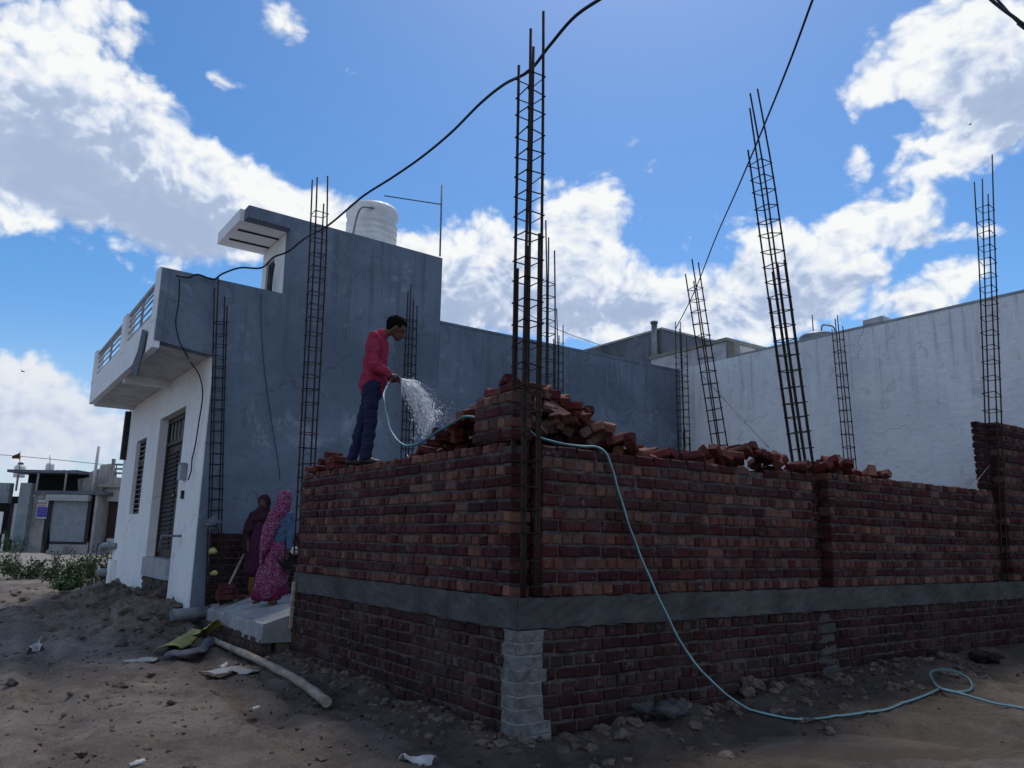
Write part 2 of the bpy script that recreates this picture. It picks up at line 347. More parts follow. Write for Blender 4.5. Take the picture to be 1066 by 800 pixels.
def billow(vec):
    """cauliflower heads: rounded cells broken up by fine noise"""
    vo = nd(nt, 'ShaderNodeTexVoronoi', feature='F1'); vo.inputs['Scale'].default_value = 13; vo.inputs['Detail'].default_value = 2.5; vo.inputs['Roughness'].default_value = .62; vo.inputs['Lacunarity'].default_value = 2.3
    wn = nd(nt, 'ShaderNodeTexNoise'); wn.inputs['Scale'].default_value = 9; wn.inputs['Detail'].default_value = 3; L.new(vec, wn.inputs['Vector'])
    ws = nd(nt, 'ShaderNodeVectorMath', operation='SCALE'); ws.inputs['Scale'].default_value = .075; L.new(wn.outputs['Color'], ws.inputs[0])
    wa = nd(nt, 'ShaderNodeVectorMath', operation='ADD'); L.new(vec, wa.inputs[0]); L.new(ws.outputs[0], wa.inputs[1]); L.new(wa.outputs[0], vo.inputs['Vector'])
    return vo.outputs['Distance']
n1 = noise(nt, gv.outputs[0], 7.0, 7, .62, 0)
n2 = noise(nt, gv.outputs[0], 30, 5, .66, 0)
v1 = billow(gv.outputs[0])
gs = nd(nt, 'ShaderNodeVectorMath', operation='ADD'); L.new(gv.outputs[0], gs.inputs[0]); gs.inputs[1].default_value = sd * .016
n1s = noise(nt, gs.outputs[0], 7.0, 5, .62, 0); v1s = billow(gs.outputs[0])
# added cumulus overhead and behind the camera, unseen fill for the shaded walls
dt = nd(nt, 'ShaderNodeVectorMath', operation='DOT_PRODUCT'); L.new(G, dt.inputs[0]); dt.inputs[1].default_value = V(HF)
behind = math_(nt, 'MULTIPLY', ramp(nt, dt.outputs['Value'], .30, -.15), FILL_CLOUD)
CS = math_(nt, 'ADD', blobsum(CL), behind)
dens = math_(nt, 'ADD', CS, math_(nt, 'ADD', math_(nt, 'MULTIPLY', math_(nt, 'SUBTRACT', n1, .5), 1.5), math_(nt, 'ADD', math_(nt, 'MULTIPLY', math_(nt, 'SUBTRACT', n2, .5), .50), math_(nt, 'MULTIPLY', math_(nt, 'SUBTRACT', .36, v1), .7))))
alpha = ramp(nt, dens, -.06, .44)
lit = math_(nt, 'ADD', math_(nt, 'MULTIPLY', math_(nt, 'SUBTRACT', n1, n1s), 1.5), math_(nt, 'MULTIPLY', math_(nt, 'SUBTRACT', v1s, v1), .8))
deep = ramp(nt, dens, .6, 1.9)
shade = math_(nt, 'ADD', math_(nt, 'MULTIPLY', blobsum(SH), .52), math_(nt, 'MULTIPLY', deep, .22))
shade = math_(nt, 'ADD', shade, math_(nt, 'ADD', math_(nt, 'MULTIPLY', math_(nt, 'SUBTRACT', n2, .5), .12), math_(nt, 'MULTIPLY', math_(nt, 'SUBTRACT', n1, .5), .5)))
shade = math_(nt, 'SUBTRACT', shade, lit)
cr = nd(nt, 'ShaderNodeValToRGB'); L.new(ramp(nt, shade, -.25, 1.0), cr.inputs[0])
cr.color_ramp.elements[0].position = .08; cr.color_ramp.elements[0].color = (.98, 1.0, 1.0, 1); cr.color_ramp.elements[1].position = 1.0; cr.color_ramp.elements[1].color = (.40, .50, .70, 1)
e = cr.color_ramp.elements.new(.42); e.color = (.70, .78, .92, 1)
e = cr.color_ramp.elements.new(.70); e.color = (.45, .55, .75, 1)
cs = nd(nt, 'ShaderNodeVectorMath', operation='SCALE'); L.new(cr.outputs[0], cs.inputs[0]); L.new(math_(nt, 'ADD', math_(nt, 'MULTIPLY', ramp(nt, dt.outputs['Value'], .2, -.3), 3.4), CLOUD_LUM), cs.inputs['Scale'])  # added clouds out of view made brighter still, for more fill
hs = nd(nt, 'ShaderNodeHueSaturation'); hs.inputs['Saturation'].default_value = 1.32; hs.inputs['Value'].default_value = .92; L.new(sky.outputs[0], hs.inputs['Color'])
# pale moist air low over the horizon
sz = nd(nt, 'ShaderNodeSeparateXYZ'); L.new(G, sz.inputs[0])
air = mixc(nt, math_(nt, 'MULTIPLY', ramp(nt, sz.outputs['Z'], .26, .02), .65), hs.outputs[0], (3.6, 4.3, 5.5))
ccl = mixc(nt, math_(nt, 'MULTIPLY', ramp(nt, sz.outputs['Z'], .30, .06), .72), cs.outputs[0], (4.1, 4.55, 5.6))
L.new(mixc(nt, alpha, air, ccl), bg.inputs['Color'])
sl = bpy.data.lights.new('sun', 'SUN'); sl.energy = 1.85; sl.angle = R(12); sl.color = (1.0, .93, .83)
so = bpy.data.objects.new('sun', sl); COL.objects.link(so); so.location = (0, 0, 30)
so.rotation_euler = (-sd).to_track_quat('-Z', 'Y').to_euler()
scn.view_settings.view_transform = 'Standard'; scn.view_settings.look = 'None'; scn.view_settings.gamma = 1.0; scn.view_settings.exposure = 0.22
scn.view_settings.use_curve_mapping = False
scn.cycles.use_denoising = True; scn.cycles.max_bounces = 6; scn.cycles.transparent_max_bounces = 6

# ------------------------------------------------------------------ ground
def sst(a, b, x): t = np.clip((x - a) / (b - a), 0, 1); return t * t * (3 - 2 * t)
def gz(x, y):
    x = np.asarray(x, float); y = np.asarray(y, float)
    z = .40 * sst(9, 40, y) + .10 * sst(3, 8, y) * (x < .5)
    z = z + .15 * sst(1.0, 5.5, x) * sst(-3.2, -.2, y)
    g = lambda cx, cy, sx, sy, h: h * np.exp(-((x - cx) / sx) ** 2 - ((y - cy) / sy) ** 2)
    mud = g(-1.0, 9.6, .75, 1.9, .42) + g(-1.5, 8.0, .8, .9, .16) + g(-.9, 13.2, .8, 2.2, .35) + g(-2.3, 10.2, .9, 1.5, .22) + g(-3.3, 15.5, 1.6, 1.4, .25)
    z = z + mud * (1 + .6 * fbm(x * 2.2, y * 2.2, 3.0, 5, 40, .62)) + np.clip(mud * 3, 0, 1) * .17 * fbm(x * 5.5, y * 5.5, 1.0, 5, 44, .75)
    dl = np.where((y > -.4) & (y < 5.2), np.abs(x + .12), 9); z = z + .11 * np.exp(-(dl / .32) ** 2) * (.7 + .9 * vnoise(x * 2, y * 1.6, 1.5, 5))
    dr = np.where(x > -.4, np.abs(y + .15), 9); z = z + .10 * np.exp(-(dr / .42) ** 2) * (.5 + 1.2 * vnoise(x * 1.7, y * 2, 2.5, 6)) * sst(-.4, 1.0, x)
    z = z + g(.85, -.40, .3, .24, .12) + g(1.6, -.3, .3, .22, .16)
    # puddle hollow, long axis square to the view
    a = (x - 2.62) * HR[0] + (y + 1.28) * HR[1]; b = (x - 2.62) * HF[0] + (y + 1.28) * HF[1]
    pd = np.exp(-((a / 1.15) ** 2 + (b / .52) ** 2) ** 2); z = z * (1 - pd) - .085 * pd
    # wheel ruts
    for off, dd in ((-1.15, .055), (-2.55, .05)):
        q = x - off - .25 * np.sin(y * .35 + off); k = np.exp(-(q / .16) ** 2)
        lug = .5 + .5 * np.sign(np.sin(y * 34 + np.abs(q) * 30)); z = z - dd * k * (.55 + .45 * lug * sst(.2, 1.5, y)) + .03 * np.exp(-((np.abs(q) - .26) / .09) ** 2)
    for off in (0, 1.0):
        c = 3.9 + off - .35 * (y + 1.8) ** 2 * .6; q = (x - c); k = np.exp(-(q / .13) ** 2) * sst(-1.5, -2.0, y) * sst(-6, -4, y)
        z = z - .075 * k * (.7 + .3 * np.sin(y * 30)) + .05 * np.exp(-((np.abs(q) - .24) / .1) ** 2) * sst(-1.5, -2.0, y)
    rough = .05 * fbm(x * .9, y * .9, 0, 4, 11) + .035 * fbm(x * 3.1, y * 3.1, 0, 5, 21, .6) + .026 * fbm(x * 10, y * 10, 0, 4, 31, .7) + .05 * np.clip(vnoise(x * 6, y * 6, 0, 77) * vnoise(x * 2.3, y * 2.3, 0, 78) - .28, 0, 1)
    near = np.exp(-(np.clip(np.hypot(x, y) - 12, 0, None) / 14) ** 2)
    return z + rough * (1 - .55 * np.clip(pd, 0, 1)) * (.25 + .75 * near)
def gz1(x, y): return float(gz(np.array([x]), np.array([y]))[0])
def axis(a, b, st, lim):
    core = list(np.arange(a, b, st)); s = st; lo = []; q = a
    while q > -lim: s *= 1.13; q -= s; lo.append(q)
    s = st; hi = []; q = core[-1]
    while q < lim: s *= 1.13; q += s; hi.append(q)
    return np.array(lo[::-1] + core + hi)
xs = axis(-5.2, 7.0, .038, 500); ys = axis(-4.0, 12.5, .040, 500)
X, Y = np.meshgrid(xs, ys); Z = gz(X, Y)
nx, ny = len(xs), len(ys)
me = bpy.data.meshes.new('ground'); me.vertices.add(nx * ny)
me.vertices.foreach_set('co', np.stack([X, Y, Z], -1).astype(np.float32).ravel())
idx = np.arange(nx * ny).reshape(ny, nx); q = np.stack([idx[:-1, :-1], idx[:-1, 1:], idx[1:, 1:], idx[1:, :-1]], -1).reshape(-1, 4)
me.loops.add(q.size); me.polygons.add(len(q)); me.loops.foreach_set('vertex_index', q.ravel().astype(np.int32))
me.polygons.foreach_set('loop_start', (np.arange(len(q)) * 4).astype(np.int32)); me.polygons.foreach_set('loop_total', np.full(len(q), 4, np.int32)); me.update()
ca = me.color_attributes.new('Wet', 'FLOAT_COLOR', 'POINT')
wet_shade = np.clip(.75 * np.exp(-(np.where((Y > -1) & (Y < 7), np.clip(-X, 0, 9), 9) / .8) ** 2) + 1.0 * np.exp(-(np.where(X > -.6, np.clip(-Y, 0, 9), 9) / 2.3) ** 2)  # right-wall strip widened: damp plus the wall's shade painted into the mud
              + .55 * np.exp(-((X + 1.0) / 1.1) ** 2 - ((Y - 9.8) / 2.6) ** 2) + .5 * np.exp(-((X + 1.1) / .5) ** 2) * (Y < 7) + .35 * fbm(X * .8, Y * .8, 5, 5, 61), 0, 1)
dry = sst(20, 30, Y) * .8 * (X < 8)
arr = np.stack([wet_shade, dry, 0 * wet_shade, 0 * wet_shade + 1], -1).astype(np.float32); ca.data.foreach_set('color', arr.ravel())
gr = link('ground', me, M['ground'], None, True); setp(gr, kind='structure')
bm = bmesh.new()
ring = []
for k in range(48):
    t = 2 * math.pi * k / 48; a, b = 1.7 * math.cos(t), .95 * math.sin(t)
    p = np.array([2.62, -1.28, 0]) + HR * a + HF * b; ring.append(bm.verts.new((p[0], p[1], -.042)))
bm.faces.new(ring); setp(obj('puddle', bm, M['puddle']), kind='structure')

# ------------------------------------------------------------------ brickwork
PAL_S = [(.215, .058, .060), (.195, .054, .058), (.23, .064, .064), (.19, .058, .062), (.215, .075, .074), (.225, .066, .064)]
PAL_H = [(.37, .24, .20), (.34, .20, .165), (.27, .125, .115), (.41, .29, .24), (.36, .265, .23), (.30, .15, .135), (.235, .085, .084), (.34, .215, .18)]
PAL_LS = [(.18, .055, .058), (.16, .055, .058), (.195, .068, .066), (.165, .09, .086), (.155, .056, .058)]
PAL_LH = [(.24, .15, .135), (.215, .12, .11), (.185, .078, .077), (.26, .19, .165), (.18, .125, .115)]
PAL_P = [(.44, .44, .43), (.38, .385, .385), (.48, .475, .46), (.34, .34, .34)]
def one_brick(bm, lay, o, ea, eb, la, lb, h, col, mi=0):
    """brick with knocked-off arrises; o = its low corner, ea/eb horizontal axes"""
    j = lambda s: random.uniform(-s, s)
    ez = Vector((0, 0, 1)); e = .013
    def P(a, b, z): return bm.verts.new(o + ea * a + eb * b + ez * z)
    off = j(.008); tl = j(.005)
    rings = []
    for bpos, ins in ((0 + off, e), (e + off, 0), (lb - e, 0), (lb, e)):
        rings.append([P(ins + j(.005), bpos + j(.004), ins + j(.005)), P(la - ins + j(.005), bpos + j(.004) + tl, ins + j(.005)),
                      P(la - ins + j(.005), bpos + j(.004) + tl, h - ins + j(.006)), P(ins + j(.005), bpos + j(.004), h - ins + j(.006))])
    fs = [bm.faces.new(rings[0]), bm.faces.new(rings[-1][::-1])]
    for a, b in zip(rings, rings[1:]):
        for k in range(4): fs.append(bm.faces.new((a[(k + 1) % 4], a[k], b[k], b[(k + 1) % 4])))
    k = random.uniform(.86, 1.14); c = (col[0] * k, col[1] * k, col[2] * k, 1)
    for f in fs:
        f.material_index = mi
        for l in f.loops: l[lay] = c
def brickwork(name, parent, o, ea, eb, length, z0, z1, pals=(PAL_S, PAL_H), mats=None, first='H', depth=.225, rag=0.0, course=.1005, core=True):
    o = Vector((o[0], o[1], 0)); ea = Vector(ea); eb = Vector(eb); bm = bmesh.new(); lay = bm.loops.layers.color.new('Col')
    n = max(1, round((z1 - z0) / course)); c = (z1 - z0) / n; z = z0; head = first == 'H'
    for i in range(n):
        pitch = .1175 if head else .235; a = 0.0 if head else -.06; wob = random.uniform(-.003, .003)
        a -= random.uniform(0, .02)
        while a < length - .02:
            l = pitch * random.uniform(.94, 1.06); a0 = max(a + .007, 0); a1 = min(a + l - random.uniform(.007, .014), length)
            if a1 - a0 > .03:
                ph = pals[1] if head else pals[0]
                if not head and random.random() < .08: ph = pals[1]
                col = random.choice(ph)
                dz = random.uniform(-.003, .003)
                if not (rag and i == n - 1 and random.random() < rag):
                    one_brick(bm, lay, o + ea * a0 + Vector((0, 0, z + .006 + wob + dz)) + eb * random.uniform(-.004, .004), ea, eb, a1 - a0, depth, c - .019 + random.uniform(-.006, .004), col)
            a += l
        z += c; head = not head
    fs0 = len(bm.faces)
    if core:
        p0 = o + ea * .02 + eb * .02 + Vector((0, 0, z0 + .002)); la, lb, hh = length - .04, depth - .04, z1 - z0 - c * (.55 if rag else .1)
        vs = [bm.verts.new(p0 + ea * (la * i) + eb * (lb * j) + Vector((0, 0, hh * k))) for i in (0, 1) for j in (0, 1) for k in (0, 1)]
        for f in ((0, 1, 3, 2), (4, 6, 7, 5), (0, 4, 5, 1), (2, 3, 7, 6), (0, 2, 6, 4), (1, 5, 7, 3)):
            g = bm.faces.new([vs[i] for i in f]); g.material_index = 1
            for l in g.loops: l[lay] = (.1, .1, .1, 1)
        bmesh.ops.recalc_face_normals(bm, faces=bm.faces[:] if False else [f for f in bm.faces if f.material_index == 1])
    bmesh.ops.recalc_face_normals(bm, faces=bm.faces[:])
    return obj(name, bm, mats or [M['brick'], M['mortar']], parent)
EX, EY, EZ = Vector((1, 0, 0)), Vector((0, 1, 0)), Vector((0, 0, 1))
house_new = empty('unfinished_brick_house', (0.1, 0.1, 0), 'unfinished red brick room of bare walls with open column slots at its corners', 'brick building')
ZB0, ZB1, ZW = .886, 1.130, 2.415
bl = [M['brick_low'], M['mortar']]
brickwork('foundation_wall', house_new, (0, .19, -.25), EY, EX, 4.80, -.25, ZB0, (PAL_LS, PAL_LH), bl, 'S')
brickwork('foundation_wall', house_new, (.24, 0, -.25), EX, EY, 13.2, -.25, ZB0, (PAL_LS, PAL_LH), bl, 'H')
brickwork('brick_wall', house_new, (0, .152, ZB1), EY, EX, 4.79, ZB1, ZW, rag=.12)
brickwork('brick_wall', house_new, (0, .152, ZW), EY, EX, .60, ZW, 2.845, first='S')           # laid corner stub above
brickwork('brick_wall', house_new, (.236, 0, ZB1), EX, EY, 3.85, ZB1, ZW - .03, rag=.1)
brickwork('brick_wall', house_new, (4.385, 0, ZB1), EX, EY, 4.18, ZB1, ZW + .01, rag=.1)
brickwork('brick_wall', house_new, (8.93, 0, ZB1), EX, EY, 4.5, ZB1, 3.48)
slot_shade_pal = (PAL_LS, PAL_LS)  # darker bricks: shade inside the column slots put into their colour
brickwork('slot_back', house_new, (4.09, .13, ZB1), EX, EY, .29, ZB1, ZW - .05, slot_shade_pal, bl, depth=.1)
brickwork('slot_back', house_new, (8.57, .13, ZB1), EX, EY, .36, ZB1, 3.47, slot_shade_pal, bl, depth=.1)
def rough_beam(parent):
    bm = bmesh.new()
    for (o, ea, eb, ln) in (((-.012, .0, ZB0), EY, EX, 4.96), ((-.010, -.012, ZB0), EX, EY, 13.5)):
        o = Vector(o); n = int(ln / .09); rows = 5; vs = []
        for i in range(n + 1):
            col = []
            for k in range(rows + 1):
                a = ln * i / n; zz = (ZB1 - ZB0) * k / rows
                d = .010 * float(fbm(np.array([a * 3.0]), np.array([zz * 6 + ea.x * 9]), 0, 4, 3)[0]) + .006 * random.uniform(-1, 1)
                e = .006 * random.uniform(-1, 1) if k in (0, rows) else 0
                col.append(bm.verts.new(o + ea * a + eb * d + EZ * (zz + e - (.004 if k == rows else 0))))
            vs.append(col)
        top = [bm.verts.new(o + ea * (ln * i / n) + eb * .245 + EZ * (ZB1 - ZB0 - .004)) for i in range(n + 1)]
        bot = [bm.verts.new(o + ea * (ln * i / n) + eb * .245) for i in range(n + 1)]
        for i in range(n):
            for k in range(rows): bm.faces.new((vs[i][k], vs[i + 1][k], vs[i + 1][k + 1], vs[i][k + 1]))
            bm.faces.new((vs[i][rows], vs[i + 1][rows], top[i + 1], top[i])); bm.faces.new((top[i], top[i + 1], bot[i + 1], bot[i])); bm.faces.new((bot[i], bot[i + 1], vs[i + 1][0], vs[i][0]))
        bm.faces.new(vs[0] + [top[0], bot[0]]); bm.faces.new((vs[n] + [top[n], bot[n]])[::-1])
    bmesh.ops.recalc_face_normals(bm, faces=bm.faces[:])
    return obj('plinth_beam', bm, M['beam'], parent)
rough_beam(house_new)
# rendered corner pier, splayed at the foot
bm = bmesh.new(); CH = .098; rows = []
cw = [(random.uniform(-.03, .05), random.uniform(-.025, .03)) for _ in range(14)]
for i in range(112):
    z = -.2 + i * (1.078 / 111); ci = int((z + .2) / CH); fl = .065 * max(0, .45 - z); g = .006 if (z + .2) % CH < .012 else 0.0
    x1, y1 = .235 + fl * 1.3 + cw[ci][0], .175 + cw[ci][1]; x0 = y0 = -.028 - fl; pts = []
    for k in range(9): pts.append((x0 + g, y1 + (y0 - y1) * k / 9, -1, 0))
    for k in range(13): pts.append((x0 + (x1 - x0) * k / 12, y0 + g, 0, -1))
    pts += [(x1, .06, 1, 0), (x1, .12, 1, 0), (.12, .17, 0, 0)]
    row = []
    for (x, y, nx_, ny_) in pts:
        d = .011 * float(fbm(np.array([x * 16 + y * 9]), np.array([y * 16]), z * 14, 5, 71, .65)[0]); row.append(bm.verts.new((x + nx_ * d, y + ny_ * d, z + random.uniform(-.002, .002))))
    rows.append(row)
for a_, b_ in zip(rows, rows[1:]):
    for k in range(len(a_)): bm.faces.new((a_[k], a_[(k + 1) % len(a_)], b_[(k + 1) % len(a_)], b_[k]))
bm.faces.new(rows[-1]); bmesh.ops.recalc_face_normals(bm, faces=bm.faces[:])
pmat, nt, p = new_mat('limewashed_pier'); v = coords(nt); sx = nd(nt, 'ShaderNodeSeparateXYZ'); nt.links.new(v, sx.inputs[0])
zw = math_(nt, 'ADD', math_(nt, 'ADD', sx.outputs['Z'], .2), math_(nt, 'MULTIPLY', math_(nt, 'SUBTRACT', noise(nt, v, 14, 4), .5), .03))
ln_ = ramp(nt, math_(nt, 'MODULO', zw, CH), .018, .010)
c = mixc(nt, ramp(nt, noise(nt, v, 9, 7, .7), .38, .62), (.085, .083, .08), (.165, .163, .158))
c = mixc(nt, math_(nt, 'MULTIPLY', ln_, .75), c, (.25, .25, .24)); c = mixc(nt, math_(nt, 'MULTIPLY', ramp(nt, noise(nt, v, 3.2, 6, .7), .5, .62), .55), c, (.20, .20, .195))
nt.links.new(c, p.inputs['Base Color']); p.inputs['Roughness'].default_value = .95; bump(nt, p, noise(nt, v, 40, 7, .7), .8, .012)
pier = obj('corner_pier', bm, pmat, house_new); pier['label'] = 'pale cement coated corner pier splayed at its foot'
def smear(name, poly, nrm, th, mat, parent):
    """trowelled patch with a ragged outline and a slightly domed face"""
    bm = bmesh.new(); n = Vector(nrm); pts = [Vector(p) for p in poly]; out = []
    for i, p in enumerate(pts):
        q = pts[(i + 1) % len(pts)]
        for k in range(5): out.append(p.lerp(q, k / 5) + Vector((random.uniform(-.012, .012) * (1 - abs(n.x)), random.uniform(-.012, .012) * (1 - abs(n.y)), random.uniform(-.012, .012))))
    c = sum(out, Vector()) / len(out)
    r0 = [bm.verts.new(p) for p in out]; r1 = [bm.verts.new(p.lerp(c, .06) + n * th) for p in out]; r2 = [bm.verts.new(p.lerp(c, .45) + n * (th * random.uniform(1.1, 1.6))) for p in out]
    cc = bm.verts.new(c + n * th * 1.3); m_ = len(out)
    for i in range(m_):
        j = (i + 1) % m_
        bm.faces.new((r0[i], r0[j], r1[j], r1[i])); bm.faces.new((r1[i], r1[j], r2[j], r2[i])); bm.faces.new((r2[i], r2[j], cc))
    bm.faces.new(r0[::-1]); bmesh.ops.recalc_face_normals(bm, faces=bm.faces[:])
    return obj(name, bm, mat, parent, True)
bm = bmesh.new(); lay = bm.loops.layers.color.new('Col'); zz = .20
while zz < .86: one_brick(bm, lay, Vector((4.02 + random.uniform(-.03, .03), -.003 + random.uniform(-.004, .004), zz)), EX, EY, random.uniform(.27, .34), .06, .105, (.17, .17, .172)); zz += .111
bmesh.ops.recalc_face_normals(bm, faces=bm.faces[:]); obj('column_foot', bm, [M['beam']], house_new)
# floors behind the walls
bm = bmesh.new(); box(bm, (.24, .24, -.2), (10.7, 4.9, 1.08)); box(bm, (3.05, 4.9, -.2), (10.7, 7.88, .6)); setp(obj('earth_fill', bm, M['earth']), kind='structure')

# ------------------------------------------------------------------ loose bricks
BR = []
for k in range(8):
    bm = bmesh.new(); lay = bm.loops.layers.color.new('Col'); L_ = .23 if k < 4 else (.12, .16, .10, .19)[k - 4]
    one_brick(bm, lay, Vector((-L_ / 2, -.055, -.0375)), EX, EY, L_, .11, .075, random.choice([(.31, .11, .105), (.37, .19, .165), (.27, .085, .085), (.43, .29, .24), (.31, .165, .145)]))
    bmesh.ops.recalc_face_normals(bm, faces=bm.faces[:])
    me = bpy.data.meshes.new('brick'); bm.to_mesh(me); bm.free(); me.materials.append(M['brick']); BR.append(me)
def put_brick(p, rot, label, group, me=None):
    o = bpy.data.objects.new('brick', me or random.choice(BR)); COL.objects.link(o); o.location = p; o.rotation_euler = rot
    setp(o, label, 'brick', group); return o
def heap_h(x, y): return 3.04 - .47 * math.hypot((x - .42) * 1.0, (y - .62) * .98) + .05 * math.sin(x * 7 + y * 5)
def ridge_h(x, y):
    t = .0
    for c, s, h in ((3.2, .55, .26), (3.75, .35, .19), (4.9, .62, .24), (2.2, .12, .06), (2.55, .2, .10), (5.75, .16, .14)): t = max(t, h * math.exp(-((x - c) / s) ** 2) )
    return 2.36 + t - .5 * max(0, y - .35)
cb = bmesh.new(); lay = cb.loops.layers.color.new('Col')
def core_brick(p):
    q = Euler((random.uniform(-.6, .6), random.uniform(-.6, .6), random.uniform(0, 6.3))).to_matrix(); b2 = bmesh.new(); l2 = b2.loops.layers.color.new('Col')
    one_brick(b2, l2, Vector((-.115, -.055, -.0375)), EX, EY, .23, .11, .075, random.choice(PAL_S + PAL_H)); bmesh.ops.recalc_face_normals(b2, faces=b2.faces[:])
    b2.transform(Matrix.Translation(p) @ q.to_4x4()); me = bpy.data.meshes.new('t'); b2.to_mesh(me); b2.free(); cb.from_mesh(me); bpy.data.meshes.remove(me)
for i in range(520):
    a, r = random.uniform(-.35, math.pi * .5 + .35), 3.2 * math.sqrt(random.random()); x, y = .42 + r * math.cos(a), .62 + r * math.sin(a)
    if x < .27 or y < .27 or y > 4.8: continue
    core_brick((x, y, heap_h(x, y) - .10))
for i in range(260):
    x, y = random.uniform(1.9, 6.2), random.uniform(.36, 1.5); core_brick((x, y, ridge_h(x, y) - .09))
for i in range(210):
    u_, t_ = random.uniform(.28, .75), random.uniform(.27, 1.9); x, y = (u_, t_) if i % 3 == 0 else (t_, u_)
    core_brick((x, y, heap_h(x, y) - random.uniform(.08, .34)))
# solid mounds under the bricks
for (hf, x0, x1, y0, y1) in ((heap_h, .55, 3.6, .55, 4.2), (ridge_h, 1.9, 6.3, .40, 2.4)):
    n = 30; g = [[cb.verts.new((x0 + (x1 - x0) * i / n, y0 + (y1 - y0) * j / n, max(1.0, hf(x0 + (x1 - x0) * i / n, y0 + (y1 - y0) * j / n) - .33))) for j in range(n + 1)] for i in range(n + 1)]
    for i in range(n):
        for j in range(n):
            f = cb.faces.new((g[i][j], g[i + 1][j], g[i + 1][j + 1], g[i][j + 1])); f.material_index = 1
            for l in f.loops: l[lay] = (.1, .06, .05, 1)
setp(obj('brick_rubble', cb, [M['brick'], M['earth']]), 'broken brick rubble filling the heaps behind the walls', 'rubble', kind='stuff')
LB = ('loose red brick tumbled in the tall heap behind the corner', 'loose bricks of the tall heap')
LB2 = ('loose red brick in the low row of rubble on the right wall', 'loose bricks along the right wall')
pl = []
def heap_brick(x, y, z, tilt, lab):
    put_brick((x, y, z), (random.uniform(-tilt, tilt), random.uniform(-tilt, tilt), random.uniform(0, 6.3)), *lab)
tries = 0
while len(pl) < 178 and tries < 20000:
    tries += 1
    a, r = random.uniform(-.6, math.pi * .5 + .6), 1.6 * random.random() ** .6; x, y = .42 + r * math.cos(a), .62 + r * math.sin(a)
    if x > .85 and y > .85: continue
    h = heap_h(x, y)
    if x < .16 and (y < .8 or h < 2.36): continue
    if y < .16 and (x < .3 or h < 2.36): continue
    if x < .09 or y < .09 or h < 2.36 or (x < .3 and y < .3): continue
    if x < .3: h = max(h - .05, ZW + .05)
    if y < .3: h = max(h - .05, ZW + .02)
    if any((x - b[0]) ** 2 + (y - b[1]) ** 2 < .006 for b in pl): continue
    pl.append((x, y)); heap_brick(x, y, h - .02 + random.uniform(-.045, .035), .5, LB)
# bricks laid loosely on the corner stub and against the column
for p, r in (((.12, .34, 2.90), (0, .1, 1.45)), ((.13, .55, 2.885), (.05, 0, 1.7)), ((.14, .42, 2.975), (.1, .15, 1.2)), ((.3, .5, 2.99), (.3, .2, .5)), ((.33, .36, 2.86), (.6, .3, 1.1)), ((.30, .28, 2.72), (1.2, .2, .7)), ((.26, .33, 2.55), (1.4, .4, .2)), ((.36, .24, 2.50), (.9, .5, 1.9))):
    put_brick(p, r, *LB)
pr = []; tries = 0
while len(pr) < 88 and tries < 9000:
    tries += 1; x, y = random.uniform(2.0, 6.0), random.uniform(.08, .75); h = ridge_h(x, y)
    if h < 2.405 or any((x - b[0]) ** 2 + (y - b[1]) ** 2 < .006 for b in pr): continue
    if 4.0 < x < 4.4 and y < .3: continue
    pr.append((x, y)); heap_brick(x, y, h + .01 if y > .25 else max(h - .03, ZW + .02), .6, LB2)
for (px, py, yy, r) in ((700, 473, .12, (.1, .5, .3)), (735, 472, .2, (.9, .2, .5)), (747, 474, .15, (.2, .8, .2)), (908, 492, .12, (.2, -.7, .6)), (922, 494, .2, (.6, .1, 1.5))):
    q = on(px, py, 1, yy); put_brick((q[0], yy, q[2]), r, *LB2)
# the little stack at the far end of the left wall and the strays by the man's feet
LB3 = ('loose brick stacked at the left end of the wall top', 'bricks stacked on the left wall end')
for (y, z, r) in ((4.82, .04, 0), (4.55, .04, .1), (4.40, .115, 0), (4.25, .04, 1.5), (4.12, .115, .1), (4.10, .04, .05), (3.95, .115, 0), (4.2, .19, .08), (3.98, .04, .1)):
    put_brick((.11, y, ZW + z), (0, 0, r), *LB3, me=random.choice(BR[:4]))
q = on(440, 470, 0, .12); put_brick((.12, q[1], ZW + .045), (.1, .35, 1.2), 'pale brick lying tilted on the wall at the foot of the water spray', None, BR[3])

